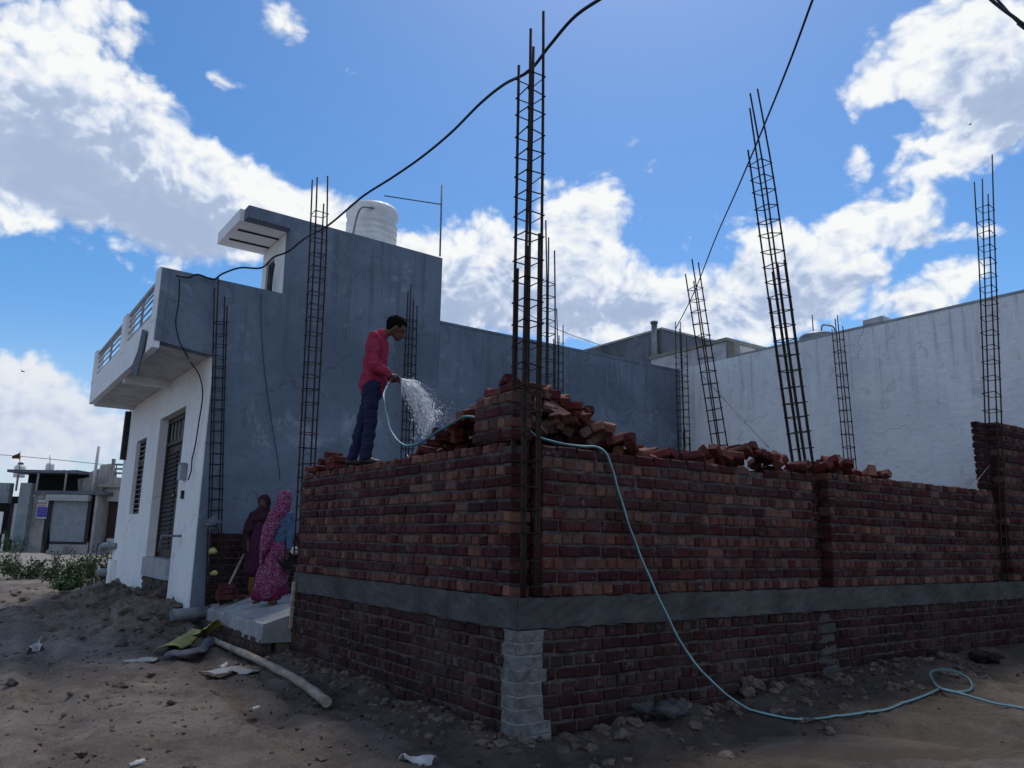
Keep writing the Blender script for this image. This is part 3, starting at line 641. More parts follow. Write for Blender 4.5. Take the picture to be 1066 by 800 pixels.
# ------------------------------------------------------------------ rebar columns
TIE_R = .0068
def rebar_column(base, top, w, tops, ties, label, rz=0.0, rb=.0115, lap=0.0):
    """base/top: axis ends (Vector); tops: how far each bar runs beyond the last tie; ties: (first, last, step) along the axis"""
    base, top = Vector(base), Vector(top); root = empty('rebar_column', base, label, 'rebar column', 'rebar columns'); ax = (top - base); ln = ax.length; ax.normalize()
    ex = Vector((math.cos(rz), math.sin(rz), 0)); ex = (ex - ax * ex.dot(ax)).normalized(); ey = ax.cross(ex)
    sl_ = [(-1, -1), (1, -1), (1, 1), (-1, 1)]
    bend = [Vector((random.uniform(-.012, .012), random.uniform(-.012, .012), 0)) for _ in range(4)]
    for k, (a, b) in enumerate(sl_):
        bm = bmesh.new(); h = ln + tops[k]; pts = []
        for i in range(13):
            t = i / 12; pts.append(base + ax * (h * t) + ex * (a * w / 2) + ey * (b * w / 2) + bend[k] * math.sin(t * 5 + k) + (bend[k] * 2.5 * max(0, t - .8) * 5 if tops[k] > .3 else Vector()))
        tube(bm, pts, rb, 6)
        if lap:
            off = ex * (a * -2 * rb) ; tube(bm, [p + off for p in pts[:8]], rb, 6)
        obj('bar', bm, M['rust'], root)
    t0, t1, st = ties; h = t0
    while h <= t1:
        bm = bmesh.new(); c = base + ax * h; e = w / 2 + rb + .002; tl = [random.uniform(-.014, .014) for _ in range(4)]
        cs = [c + ex * (a * e) + ey * (b * e) + ax * tl[k] for k, (a, b) in enumerate(sl_)]
        hook = [cs[0] + ex * .045 + ey * .03 + ax * .006, cs[0], cs[1], cs[2], cs[3], cs[0] + ax * .008, cs[0] + ey * .045 + ex * .03 + ax * .014]
        tube(bm, hook, TIE_R, 5); obj('tie', bm, M['rust'], root); h += st * random.uniform(.9, 1.1)
    return root
def zz_(px, py, ax, v): return on(px, py, ax, v)[2]
rebar_column((.125, .105, 1.13), (.118, .10, 5.95), .165, (.30, .55, .28, .02), (.08, 4.83, .205), 'tall rusty rebar column in the open slot at the near brick corner', rb=.0135, lap=1)
rebar_column((.13, 5.08, 1.1), (.02, 5.08, 6.35), .17, (.35, .42, .05, .36), (.1, 5.1, .20), 'rusty rebar column rising at the left end of the left brick wall')
q0, q1 = on(219, 636, 1, 7.72), on(220, 345, 1, 7.72)
rebar_column((q0[0] + .02, 7.70, .45), (q0[0] - .28, 7.70, 5.2), .16, (.55, .1, .3, .42), (.1, 4.6, .18), 'rebar column close to the white corner of the grey house beside the doorway')
q = on(427, 430, 1, 7.72); rebar_column((q[0], 7.70, .6), (q[0] - .08, 7.70, 5.9), .15, (.5, .1, .25, .4), (.1, 5.2, .18), 'rebar column against the grey wall just behind the man in pink')
q = on(571, 400, 1, 3.6); rebar_column((q[0], 3.6, 1.08), (q[0] - .04, 3.6, 5.6), .15, (.75, .3, .55, .1), (.1, 4.5, .2), 'thin rebar column behind the brick heap partly hidden by the corner column')
q = on(582, 400, 1, 7.5); rebar_column((q[0], 7.5, .6), (q[0] - .03, 7.5, 5.9), .15, (.65, .3, .1, .0), (.1, 5.2, .2), 'short looking rebar column at the grey wall right behind the corner column')
q = on(711, 440, 1, 7.5); q1 = on(709, 360, 1, 7.5); rebar_column((q[0] + .05, 7.5, .6), (q1[0], 7.5, 6.5), .2, (.45, .1, .35, .5), (.1, 5.6, .16), 'dark dense rebar column in the corner where grey and white walls meet', lap=1)
q = on(751, 475, 1, 3.0); q1 = on(722, 290, 1, 3.0); d = (V(q1) - V(q)) / (q1[2] - q[2]); b = V(q) - d * (q[2] - 1.08); rebar_column(b, V(q1), .165, (.3, .25, -.02, .1), (.1, 4.9, .2), 'leaning rebar column between the grey wall corner and the right hand rebar')
q = on(837, 487, 1, .30); q1 = on(786, 135, 1, .30); d = (V(q1) - V(q)) / (q1[2] - q[2]); b = V(q) - d * (q[2] - 1.9); rebar_column(b, V(q1), .175, (.42, .52, .35, -.25), (.1, 4.5, .185), 'strongly leaning tall rebar column standing in the slot of the right wall', rb=.012, lap=1)
q = on(884, 472, 0, 10.3); q1 = on(872, 345, 0, 10.3); d = (V(q1) - V(q)) / (q1[2] - q[2]); b = V(q) - d * (q[2] - 1.08); rebar_column(b, V(q1), .15, (.3, .1, .3, .05), (.1, 4.8, .23), 'small leaning rebar column standing in front of the white wall')
q = on(1034, 450, 1, .06); q1 = on(1026, 212, 1, .06); d = (V(q1) - V(q)) / (q1[2] - q[2]); b = V(q) - d * (q[2] - 1.13); rebar_column(b, V(q1), .17, (.1, .95, .55, .4), (.08, 6.2, .25), 'rebar column at the tall brick pier on the far right')

# ------------------------------------------------------------------ grey house with white front
UF, VH = -.58, 7.9
gh = empty('grey_house', (UF, VH, 0), 'grey rendered two storey house with white front and railed balcony', 'house')
bm = bmesh.new()      # side wall, one outline: ground floor, parapet, stair room with its roof lip
out = [(UF + .02, VH, .0), (3.72, VH, .0), (3.72, VH, 7.22), (-.22, VH, 7.28), (-.22, VH, 7.06), (.55, VH, 7.04), (.57, VH, 5.80), (-1.50, VH, 5.84), (-1.50, VH, 4.62), (UF + .02, VH, 4.50)]
prism(bm, out, (0, .23, 0)); obj('side_wall', bm, M['cement'], gh)
bm = bmesh.new(); c0 = [(UF, 8.0, 0.0), (UF, 8.0, 4.5)]
dx0, dx1, dz0, dz1 = 9.42, 11.55, 1.15, 3.86; wx0, wx1, wz0, wz1 = 12.75, 13.85, 2.0, 3.62; VE = 15.35
def fbox(bm, y0, y1, z0, z1, x0=UF, x1=UF + .30): box(bm, (x0, y0, z0), (x1, y1, z1))
fbox(bm, VH + .002, dx0, -.2, 4.6); fbox(bm, dx0, dx1, dz1, 4.6); fbox(bm, dx1, wx0, -.2, 4.6); fbox(bm, wx0, wx1, wz1, 4.6); fbox(bm, wx0, wx1, -.2, wz0); fbox(bm, wx1, VE, -.2, 4.6); fbox(bm, dx0, dx1, -.2, .55)
obj('front_wall', bm, M['facade'], gh)
bm = bmesh.new(); box(bm, (UF - .02, VH + .004, -.2), (UF + .2, VH + .05, 1.2)); bm.free()
bm = bmesh.new(); box(bm, (UF + .30, VH + .25, 4.55), (3.7, VE, 4.72)); box(bm, (3.5, VH + .23, 0), (3.7, VE, 5.8)); box(bm, (UF + .3, VE - .2, 0), (3.5, VE, 4.55)); obj('roof', bm, M['trim'], gh)
bm = bmesh.new(); box(bm, (UF - .05, dx0, .80), (UF + .28, dx1, 1.15), 0, .008); obj('threshold', bm, M['trim'], gh)
brickwork('door_step', gh, (UF - .03, dx0 + .02, .5), EY, EX, dx1 - dx0 - .04, .4, .795, ([(.30,.28,.26),(.24,.21,.19),(.27,.2,.17)],) * 2, bl, 'H', .3)
dr = None
bm = bmesh.new(); x = UF + .20
for y0, y1, z0, z1 in ((dx0, dx0 + .09, dz0, dz1), (dx1 - .09, dx1, dz0, dz1), (dx0 + .09, dx1 - .09, dz1 - .1, dz1), (dx0 + .09, dx1 - .09, 3.30, 3.38)): box(bm, (x - .04, y0, z0), (x + .06, y1, z1))
dr = obj('door', bm, M['wood'], gh)
def leafdoor(y0, y1, louv):
    bm = bmesh.new(); box(bm, (x, y0 + .01, dz0 + .01), (x + .04, y1 - .01, 3.29))
    if louv:
        z = dz0 + .2
        while z < 3.15: obox(bm, (x - .012, (y0 + y1) / 2, z), (.03, y1 - y0 - .16, .05), Euler((0, .6, 0))); z += .085
    else:
        for k in range(4): box(bm, (x - .02, y0 + .08 + k * (y1 - y0 - .1) / 4, dz0 + .15), (x + .002, y0 + .08 + (k + .62) * (y1 - y0 - .1) / 4, 3.2))
    return obj('door_leaf', bm, M['wood'], dr)
md = (dx0 + dx1) / 2; l1 = leafdoor(dx0 + .09, md, False); leafdoor(md, dx1 - .09, True)
bm = bmesh.new(); lathe(bm, [(.02, -.03), (.035, -.02), (.035, .02), (.02, .03)], (x - .05, md - .1, 2.3), 10); obj('handle', bm, M['steel'], dr)
bm = bmesh.new(); box(bm, (x + .03, dx0 + .09, 3.38), (x + .05, dx1 - .09, dz1 - .1)); tr = obj('transom', bm, M['frame'], dr); bm = bmesh.new()
for k in range(7): yy = dx0 + .2 + k * (dx1 - dx0 - .4) / 6; box(bm, (x - .005, yy - .015, 3.38), (x + .015, yy + .015, dz1 - .1))
bm.transform(Matrix()); obj('grille', bm, M['trim'], dr)
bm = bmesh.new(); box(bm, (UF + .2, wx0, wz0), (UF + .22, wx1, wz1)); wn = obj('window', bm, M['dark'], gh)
bm = bmesh.new(); xx = UF + .08
for y0, y1, z0, z1 in ((wx0, wx0 + .06, wz0, wz1), (wx1 - .06, wx1, wz0, wz1), (wx0 + .06, wx1 - .06, wz0, wz0 + .06), (wx0 + .06, wx1 - .06, wz1 - .06, wz1), (wx0 + .06, wx1 - .06, 3.1, 3.16), (13.27, 13.33, wz0 + .06, 3.1)): box(bm, (xx, y0, z0), (xx + .06, y1, z1))
obj('frame', bm, M['wood'], wn)
bm = bmesh.new(); z = wz0 + .12
while z < wz1 - .1: tube(bm, [(xx - .012, wx0 + .03, z), (xx - .012, wx1 - .03, z)], .009, 5); z += .105
obj('grille', bm, M['trim'], wn)
# balcony: sloping soffit slab, downstand edge, parapet with steel rails
xo, xi = -1.50, UF; VB1 = 14.75
bm = bmesh.new(); prism(bm, [(xo, VH + .232, 4.60), (xi, VH + .232, 4.52), (xi, VH + .232, 4.66), (xo, VH + .232, 4.74)], (0, VB1 - VH - .232, 0)); obj('balcony_slab', bm, M['white_old'], gh)
bm = bmesh.new()
box(bm, (xo - .02, VH + .01, 4.50), (xo + .09, VB1 + .08, 5.08)); box(bm, (xo + .09, VB1, 4.46), (xi, VB1 + .08, 5.0)); box(bm, (xo + .09, 10.9, 4.42), (xi - .002, 11.12, 4.60)); obj('balcony_parapet', bm, M['white'], gh)
for y0, y1, zt in ((VH + .002, VH + .30, 5.84), (10.75, 11.2, 5.72), (14.5, VB1 + .1, 5.72)):
    bm = bmesh.new(); box(bm, (xo - .028, y0, 4.96), (xo + .13, y1, zt)); obj('balcony_post', bm, M['white'], gh)
rl = bmesh.new(); box(rl, (xo + .01, VH + .3, 5.66), (xo + .07, 10.75, 5.72)); box(rl, (xo + .01, 11.2, 5.62), (xo + .07, 14.5, 5.68))
for z in (5.2, 5.33, 5.46, 5.56): tube(rl, [(xo + .04, VH + .3, z), (xo + .04, 10.75, z)], .016, 6); tube(rl, [(xo + .04, 11.2, z - .02), (xo + .04, 14.5, z - .02)], .016, 6)
for y in (9.5, 12.8): box(rl, (xo + .02, y - .02, 5.08), (xo + .06, y + .02, 5.66))
obj('railing', rl, M['trim'], gh)
# end plate of the balcony in the grey side, parapet behind
bm = bmesh.new(); box(bm, (xi, VH + .23, 4.72), (xi + .15, VE, 5.3)); obj('roof_parapet', bm, M['white_old'], gh)
# stair room
sr = bmesh.new(); box(sr, (.56, VH + .235, 4.72), (.72, 8.72, 7.03)); box(sr, (.56, 9.18, 4.72), (.72, 9.42, 7.03)); box(sr, (.56, 8.72, 6.72), (.72, 9.18, 7.03)); box(sr, (.72, 9.25, 4.72), (3.6, 9.42, 7.03)); box(sr, (3.5, VH + .235, 4.72), (3.7, 9.25, 7.03)); obj('stair_room', sr, M['white'], gh)
bm = bmesh.new(); box(bm, (.60, 8.72, 4.72), (.64, 9.18, 6.72)); obj('stair_door', bm, M['frame'], gh)
bm = bmesh.new(); prism(bm, [(-.30, VH + .232, 7.05), (3.7, VH + .232, 7.04), (3.7, VH + .232, 7.22), (-.30, VH + .232, 7.275)], (0, 1.42, 0)); ca_ = obj('canopy_roof', bm, M['white'], gh)
for y in (8.55, 9.1):
    bm = bmesh.new(); box(bm, (-.2, y - .02, 7.025), (.55, y + .02, 7.055)); obj('soffit_groove', bm, M['frame'], ca_)
for o_ in (): pass
bm = bmesh.new(); tube(bm, [(.5, 8.35, 5.3), (.5, 8.75, 6.55)], .02, 6); tube(bm, [(.46, 8.78, 5.3), (.46, 8.4, 6.5)], .02, 6); setp(obj('crossed_pole', bm, M['frame']), 'two dark poles crossed against the white stair room wall', 'poles')
# exposed brick at the foot of the side wall
brickwork('exposed_brickwork', gh, (-.34, VH - .05, .35), EX, EY, 3.6, .35, 1.62, (PAL_LS, PAL_LS), bl, 'S', .048)
# pipes, tap, meter on the white front
bm = bmesh.new(); tube(bm, spline([(UF + .05, VE - .5, 1.3), (UF - .10, VE - .2, 1.3), (UF - .2, VE + .12, 1.28), (UF - .22, VE + .2, 1.10)], 5), .075, 10); obj('drain_pipe', bm, M['pvc'], gh)
bm = bmesh.new(); tube(bm, [(UF + .05, VE - .45, .72), (UF - .26, VE - .05, .70)], .085, 10); obj('drain_pipe', bm, M['pvc'], gh)
bm = bmesh.new(); box(bm, (UF - .12, VE - .7, -.1), (UF - .002, VE - .3, 1.0)); obj('pipe_chase', bm, M['white'], gh)
bm = bmesh.new(); tube(bm, [(UF + .02, 8.80, 1.56), (UF - .28, 8.95, 1.56), (UF - .30, 8.97, 1.30)], .022, 8); obj('water_tap', bm, M['steel'], gh)
bm = bmesh.new(); box(bm, (UF - .11, 8.85, 2.50), (UF - .002, 9.05, 2.76)); lathe(bm, [(.02, 0), (.07, 0), (.07, .03), (.02, .03)], (UF - .07, 8.95, 2.76), 10); obj('electric_meter', bm, M['shutter'], gh)
bm = bmesh.new(); box(bm, (UF - .05, 8.9, 2.18), (UF - .003, 8.96, 2.32)); obj('switch_box', bm, M['frame'], gh)
bm = bmesh.new(); prism(bm, [on(148, 343, 0, xo - .06), on(152, 345, 0, xo - .06), on(147, 372, 0, xo - .06), on(142, 391, 0, xo - .06), on(137, 389, 0, xo - .06), on(136, 384, 0, xo - .06), on(143, 366, 0, xo - .06)], (.02, 0, 0))
setp(obj('hanging_sheet', bm, M['cloth_grey']), 'narrow grey blue sheet hanging over the balcony edge', 'cloth')
bm = bmesh.new(); box(bm, (UF - .12, VE - .35, 3.3), (UF - .003, VE - .2, 4.45)); obj('down_pipe', bm, M['frame'], gh)

# lower continuation of the grey wall
gw = empty('boundary_wall', (3.72, VH, 0), 'long lower grey rendered boundary wall running from the house to the white wall', 'wall')
bm = bmesh.new(); box(bm, (3.725, VH, 0), (10.73, VH + .23, 5.84)); obj('wall', bm, M['cement'], gw)
bm = bmesh.new(); box(bm, (3.725, VH - .012, 5.842), (10.73, VH + .245, 5.89)); obj('coping', bm, M['cement'], gw)

# ------------------------------------------------------------------ white house on the right
XW = 10.74
wh = empty('white_walled_house', (XW, 3, 0), 'tall lime washed blank house wall with rain streaks on the right', 'house')
bm = bmesh.new(); box(bm, (XW, -6, -.2), (16, 8.0, 5.92)); obj('wall', bm, M['white_wall'], wh)
bm = bmesh.new(); box(bm, (XW - .01, -6, 5.922), (XW + .24, 6.4, 5.97), 0, .004); obj('coping', bm, M['trim'], wh)
bm = bmesh.new(); box(bm, (XW - .015, 2.58, 5.972), (XW + .3, 3.0, 6.08), 0, .01); obj('coping_block', bm, M['white_old'], wh)
bm = bmesh.new(); box(bm, (XW + .004, 6.45, 5.93), (XW + 2.6, 8.9, 6.34)); pb = obj('roof_room', bm, M['white_old'], wh)
bm = bmesh.new(); box(bm, (XW - .03, 6.40, 6.342), (XW + 2.65, 8.95, 6.43)); obj('yellow_cornice', bm, M['yellow_trim'], pb)
bm = bmesh.new(); box(bm, (XW - .01, 6.2, 5.93), (XW + .2, 6.395, 6.30)); obj('roof_post', bm, M['yellow_trim'], pb)
q = on(851, 349, 0, 11.6); tk = empty('roof_water_tank', (11.6, q[1], 5.92), 'grey domed tank lid just showing above the white wall', 'water tank')
bm = bmesh.new(); lathe(bm, [(.40, 0), (.40, q[2] - 5.92 - .05), (.34, q[2] - 5.92), (.12, q[2] - 5.92 + .07), (.1, q[2] - 5.92 + .08)], (11.6, q[1], 5.92), 20); obj('tank_body', bm, M['steel'], tk)
bm = bmesh.new(); z = q[2]; tube(bm, [(11.6, q[1] + .1, z), (11.6, q[1] + .1, z + .5)], .015, 6); tube(bm, spline([(11.6, q[1] - .1, z + .05), (11.6, q[1] - .15, z + .2), (11.6, q[1] - .4, z + .1), (11.6, q[1] - .42, z - .1)], 5), .02, 6); obj('pipe', bm, M['steel'], tk)

# rear grey house
rh = empty('rear_house', (16.6, 14, 0), 'dark grey rendered house rising behind the meeting of the grey and white walls', 'house')
bm = bmesh.new(); box(bm, (16.6, 14, 0), (22.0, 24, 9.30)); obj('wall', bm, M['rear'], rh)
bm = bmesh.new(); box(bm, (16.56, 13.96, 9.302), (22.05, 24.05, 9.38)); obj('coping', bm, M['trim'], rh)
q = on(680, 337, 0, 16.4); q1 = on(679, 380, 0, 16.4); bm = bmesh.new(); tube(bm, [(16.45, q[1], 4), (16.45, q[1], q[2])], .11, 10); tube(bm, [(16.45, q[1], q[2]), (16.45, q[1], q[2] + .08)], .14, 10); obj('vent_pipe', bm, M['steel'], rh)

# ------------------------------------------------------------------ tank, pole on the stair room
tz = 7.22; tx, ty = 2.62, 9.0
wt = empty('water_tank', (tx, ty, tz), 'white ribbed plastic water tank on the stair room roof', 'water tank')
prof = [(.50, 0)]
for k in range(6): z = .06 + k * .13; prof += [(.505, z), (.53, z + .02), (.53, z + .075), (.505, z + .095)]
prof += [(.52, .90), (.545, .96), (.545, 1.06), (.50, 1.14), (.25, 1.20), (.24, 1.21)]
bm = bmesh.new(); lathe(bm, prof, (tx, ty, tz), 32); obj('tank_body', bm, M['tank'], wt)
bm = bmesh.new(); lathe(bm, [(.2, 1.21), (.22, 1.22), (.22, 1.27), (.1, 1.3)], (tx, ty, tz), 18); obj('lid', bm, M['lid'], wt)
bm = bmesh.new(); tube(bm, spline([(tx - .2, ty - .5, tz + .95), (tx - .5, ty - .5, tz + .85), (tx - .6, ty - .45, tz + .3)], 5), .02, 6); obj('outlet_pipe', bm, M['pvc'], wt)
q0, q1, q2 = on(458, 267, 1, 8.0), on(460, 193, 1, 8.0), on(400, 204, 1, 8.6)
q3 = on(459, 213, 1, 8.0)
po = empty('roof_pole', V(q0), 'thin grey pole at the end of the stair room roof with a side rod', 'pole')
bm = bmesh.new(); tube(bm, [V(q0), V(q1)], .019, 7); obj('pole', bm, M['steel'], po)
bm = bmesh.new(); tube(bm, [V(q3), V(q2)], .011, 6); obj('rod', bm, M['rust'], po)

# ------------------------------------------------------------------ platform and things around the doorway
pf = empty('concrete_platform', (-.3, 6.4, 0), 'pale cement topped platform ramp with brick side in the gateway', 'platform')
bm = bmesh.new(); n = 26; top = []
def pfz(u, v): return .49 + .15 * min(1, max(0, (u + .35) / .5))
us = [-.40, -.385, -.3, -.15, 0, .2, .6, 1.5, 3.0]
for u in us:
    row = []
    for j in range(n + 1):
        v = 4.97 + (7.84 - 4.97) * j / n
        uu = u + (.02 + .02 * random.uniform(-1, 1) if u < -.2 else 0)
        row.append(bm.verts.new((uu, v, pfz(u, v) + random.uniform(-.012, .012) - (.03 if u == -.40 else 0))))
    top.append(row)
low = [bm.verts.new(v.co + Vector((-.015, 0, -.20 + random.uniform(-.012, .012)))) for v in top[0]]; low2 = [bm.verts.new(v.co + Vector((.1, 0, 0))) for v in low]
for a, b in zip(top, top[1:]):
    for j in range(n): bm.faces.new((a[j], b[j], b[j + 1], a[j + 1]))
for j in range(n): bm.faces.new((low[j], top[0][j], top[0][j + 1], low[j + 1])); bm.faces.new((low2[j], low[j], low[j + 1], low2[j + 1]))
e0 = [r[0] for r in top] + [bm.verts.new((3.0, 4.97, .2)), low[0]]; bm.faces.new(e0)
bmesh.ops.recalc_face_normals(bm, faces=bm.faces[:]); obj('cement_top', bm, M['slab'], pf)
brickwork('brick_side', pf, (-.375, 4.98, -.12), Vector((-.035, 1, 0)).normalized(), EX, 2.86, -.12, .33, ([(.30,.28,.26),(.24,.21,.19),(.27,.2,.17)],) * 2, bl, 'H', .15)
bm = bmesh.new(); box(bm, (-.17, 4.99, -.2), (3.0, 7.84, .38)); obj('core', bm, M['earth'], pf)
bm = bmesh.new(); q = V(on(305, 606, 0, -.06)); q2 = V(on(303, 654, 0, -.06)); obox(bm, (q + q2) / 2, (.03, .05, (q - q2).length), Euler((.02, 0, 0))); setp(obj('wooden_batten', bm, M['bamboo']), 'short pale batten upright at the left end of the brick wall', 'batten')
bm = bmesh.new(); tube(bm, [(-.9, 7.52, .40), (-.3, 7.62, .42)], .09, 14); setp(obj('sewer_pipe', bm, M['pvc']), 'thick grey pipe stub poking out of the mud beside the platform', 'pipe')
# bamboo pole
bpts = [on(222, 667, 0, -.55), on(262, 684, 0, -.52), on(300, 703, 0, -.50), on(322, 717, 0, -.52), on(340, 731, 2, .07)]
bpts = [V(p) for p in bpts]; sp = spline(bpts, 6); bm = bmesh.new(); tube(bm, sp, [.040 + .010 * (i / len(sp)) + (.007 if i % 5 == 0 else 0) for i in range(len(sp))], 10)
setp(obj('bamboo_pole', bm, M['bamboo']), 'long pale bamboo pole lying along the foot of the platform and brick wall', 'bamboo pole')
# draped sheets on the ground
def sheet(name, pts, w0, w1, mat, label, cat, amp=.05, lift=.03, nx_=18, ny_=9, th=.006, seed=1):
    """crumpled strip between ground points, following the ground"""
    bm = bmesh.new(); P = spline(pts, 6); rows = []
    for i, p in enumerate(P):
        t = (P[min(i + 1, len(P) - 1)] - P[max(i - 1, 0)]).normalized(); sd_ = Vector((t.y, -t.x, 0)).normalized(); f = i / (len(P) - 1); ww = w0 + (w1 - w0) * f
        row = []
        for j in range(ny_ + 1):
            s = j / ny_ - .5; c = p + sd_ * (s * ww * (1 + .25 * math.sin(i * 1.7 + j)))
            nz = float(fbm(np.array([c.x * 6.0]), np.array([c.y * 6.0]), seed * 3.1, 4, seed)[0])
            z = max(c.z, gz1(c.x, c.y) + .01) + lift * math.cos(s * math.pi) + amp * nz
            row.append(bm.verts.new((c.x, c.y, z)))
        rows.append(row)
    for a, b in zip(rows, rows[1:]):
        for j in range(ny_): bm.faces.new((a[j], a[j + 1], b[j + 1], b[j]))
    bmesh.ops.recalc_face_normals(bm, faces=bm.faces[:])
    bmesh.ops.solidify(bm, geom=bm.faces[:], thickness=th)
    return setp(obj(name, bm, mat, None, True), label, cat)
sheet('yellow_sack', [on(226, 650, 0, -.52), on(215, 658, 0, -.60), on(198, 668, 0, -.75), on(176, 676, 2, .16)], .22, .30, M['yellow'], 'crumpled yellow plastic sack lying against the platform corner', 'sack', .05, .06, seed=2)
sheet('grey_sack', [on(218, 674, 0, -.62), on(200, 680, 2, .13), on(172, 684, 2, .1)], .16, .22, M['cloth_grey'], 'flat grey cloth sack on the mud below the yellow sack', 'sack', .05, .06, seed=5)
sheet('cement_spill', [on(128, 690, 2, .07), on(150, 688, 2, .08), on(165, 688, 2, .08)], .22, .15, M['slab'], 'thin pale grey splash of dried cement on the mud by the sacks', 'cement spill', .02, .02, seed=7)
sheet('cement_spill', [on(215, 702, 2, .05), on(240, 697, 2, .06), on(265, 700, 2, .05)], .25, .25, M['slab'], 'broad pale splash of dried cement beside the bamboo pole', 'cement spill', .02, .02, seed=9)
sheet('plastic_sheet', [on(418, 793, 2, .03), on(435, 791, 2, .03), on(452, 792, 2, .03)], .10, .13, M['plastic'], 'scrap of pale plastic sheet lying in front of the corner pier', 'plastic scrap', .05, .03, seed=11)
sheet('plastic_sheet', [on(262, 741, 2, .03), on(270, 737, 2, .03)], .05, .04, M['plastic'], 'tiny white plastic scrap on the mud below the bamboo pole end', 'plastic scrap', .03, .02, seed=12)
sheet('plastic_sheet', [on(30, 681, 2, .06), on(38, 676, 2, .1), on(44, 680, 2, .06)], .10, .10, M['plastic'], 'small crumpled white plastic bag on the mud at the far left', 'plastic scrap', .06, .08, seed=13)
sheet('plastic_sheet', [on(134, 797, 2, .03), on(150, 792, 2, .03)], .03, .04, M['plastic'], 'thin white shred of plastic at the bottom left of the mud', 'plastic scrap', .03, .02, seed=14)
sheet('tin_can_lid', [on(229, 696, 2, .07), on(236, 693, 2, .09)], .07, .06, M['rag'], 'bright white scrap on the cement splash near the bamboo', 'scrap', .03, .03, seed=15)
# hoe and bricks by the house wall
q0, q1 = on(254, 577, 1, 7.74), on(234, 618, 1, 7.55); ho = empty('hoe', V(q1), 'hoe with pale wooden handle leaning on the dark brick wall', 'hoe')
bm = bmesh.new(); tube(bm, [V(q0), V(q1)], .020, 8); obj('handle', bm, M['bamboo'], ho)
bm = bmesh.new(); c = V(q1); prism(bm, [c + Vector((-.06, -.06, .02)), c + Vector((.10, -.06, .02)), c + Vector((.12, -.12, -.18)), c + Vector((-.10, -.12, -.18))], (0, .012, 0)); tube(bm, [c + Vector((0, -.04, -.02)), c + Vector((0, -.04, .05))], .032, 8); obj('blade', bm, M['frame'], ho)
for k, (dx, dy, dz, r) in enumerate(((0, 0, 0, .1), (.02, .13, 0, .15), (0, .05, .08, .05), (.22, .1, 0, .4), (.03, .05, .155, .12))):
    q = on(236, 626, 1, 7.3); put_brick((q[0] - .05 + dx, 7.25 + dy, .66 + dz), (0, 0, r), 'dark brick in the small stack beside the hoe on the platform', 'bricks stacked by the hoe', BR[2])
for (px, py, lab) in ((222, 545, 'dark rag bundle tied to the rebar near the white house corner'), (222, 574, 'pale yellow plastic bag caught on the rebar by the house corner'), (223, 597, 'lower yellow plastic scrap snagged on the rebar by the house corner')):
    q = on(px, py, 1, 7.6); bm = bmesh.new(); bmesh.ops.create_icosphere(bm, subdivisions=3, radius=.055 if 'rag' not in lab else .12)
    for v in bm.verts:
        nz = float(fbm(np.array([v.co.x * 9 + px]), np.array([v.co.y * 9]), v.co.z * 9, 3, 4)[0]); v.co *= 1 + .9 * nz; v.co.z *= .75
    bm.transform(Matrix.Translation(V(q))); setp(obj('rag_bundle' if 'rag' in lab else 'plastic_bag', bm, M['cloth_grey'] if 'rag' in lab else M['yellow'], None, False), lab, 'rag' if 'rag' in lab else 'plastic bag')

# ------------------------------------------------------------------ cables and wires
def cable(name, pts, r, mat, label, cat, n=8):
    bm = bmesh.new(); tube(bm, spline([V(p) for p in pts], n), r, 7); return setp(obj(name, bm, mat), label, cat)
mc = [on(183, 287, 1, 7.8), on(196, 289, 1, 7.78), on(206, 286, 1, 7.8), on(222, 291, 1, 7.8), on(232, 285, 1, 7.8), on(250, 279, 1, 7.85), on(272, 279, 1, 7.80), on(285, 268, 1, 7.7), on(300, 262, 1, 7.6), on(318, 248, 1, 6.9)]
mc += [dep(340, 236, 11.4), dep(362, 218, 11.0), dep(380, 203, 10.6), dep(410, 184, 10.0), dep(440, 163, 9.4), dep(470, 138, 8.7), dep(500, 108, 8.0), dep(525, 88, 7.5), dep(551, 74, 7.02), dep(572, 48, 6.6), dep(598, 18, 6.2), dep(630, -4, 5.8), dep(680, -35, 5.2), dep(800, -90, 4.6), dep(1100, -180, 4.0), dep(1700, -260, 3.6)]
cable('power_cable', mc, .016, M['wire'], 'thick black cable sagging from the corner rebar over to the grey house', 'cable')
lp = [on(296, 262, 1, 7.6), on(298, 270, 1, 7.6), on(292, 270, 1, 7.6), on(290, 264, 1, 7.6)]; 
hc = [on(187, 290, 1, 7.84), on(186, 315, 1, 7.84), on(183, 335, 1, 7.84), on(186, 353, 1, 7.83), on(191, 364, 1, 7.85), on(198, 377, 0, -.72), on(207, 390, 0, -.64), on(211, 410, 0, -.64), on(207, 440, 0, -.63), on(203, 465, 0, -.63), on(200, 478, 0, -.62), on(199, 490, 0, -.64), on(196, 500, 0, -.66)]
cable('house_cable', hc, .011, M['wire'], 'black cable hanging down the white front to the electric meter', 'cable')
cable('overhead_wire', [dep(980, -300, 3.4), dep(900, -120, 4.7), dep(862, -40, 5.5), dep(846, 0, 6), dep(822, 65, 7), dep(795, 132, 8.6), dep(768, 196, 11), dep(745, 248, 13.5), dep(722, 306, 16.5), dep(703, 343, 19)], .0115, M['wire'], 'black overhead wire slanting past the leaning rebar to the rear corner', 'wire')
cable('overhead_wire', [dep(700, -330, 9), dep(900, -120, 7.6), dep(1010, -20, 7), dep(1034, 2, 6.95), dep(1055, 18, 6.8), dep(1085, 38, 6.6), dep(1300, 170, 5.5), dep(1700, 380, 4.2)], .018, M['wire'], 'thick black wire across the top right corner, upper of the pair', 'wire')
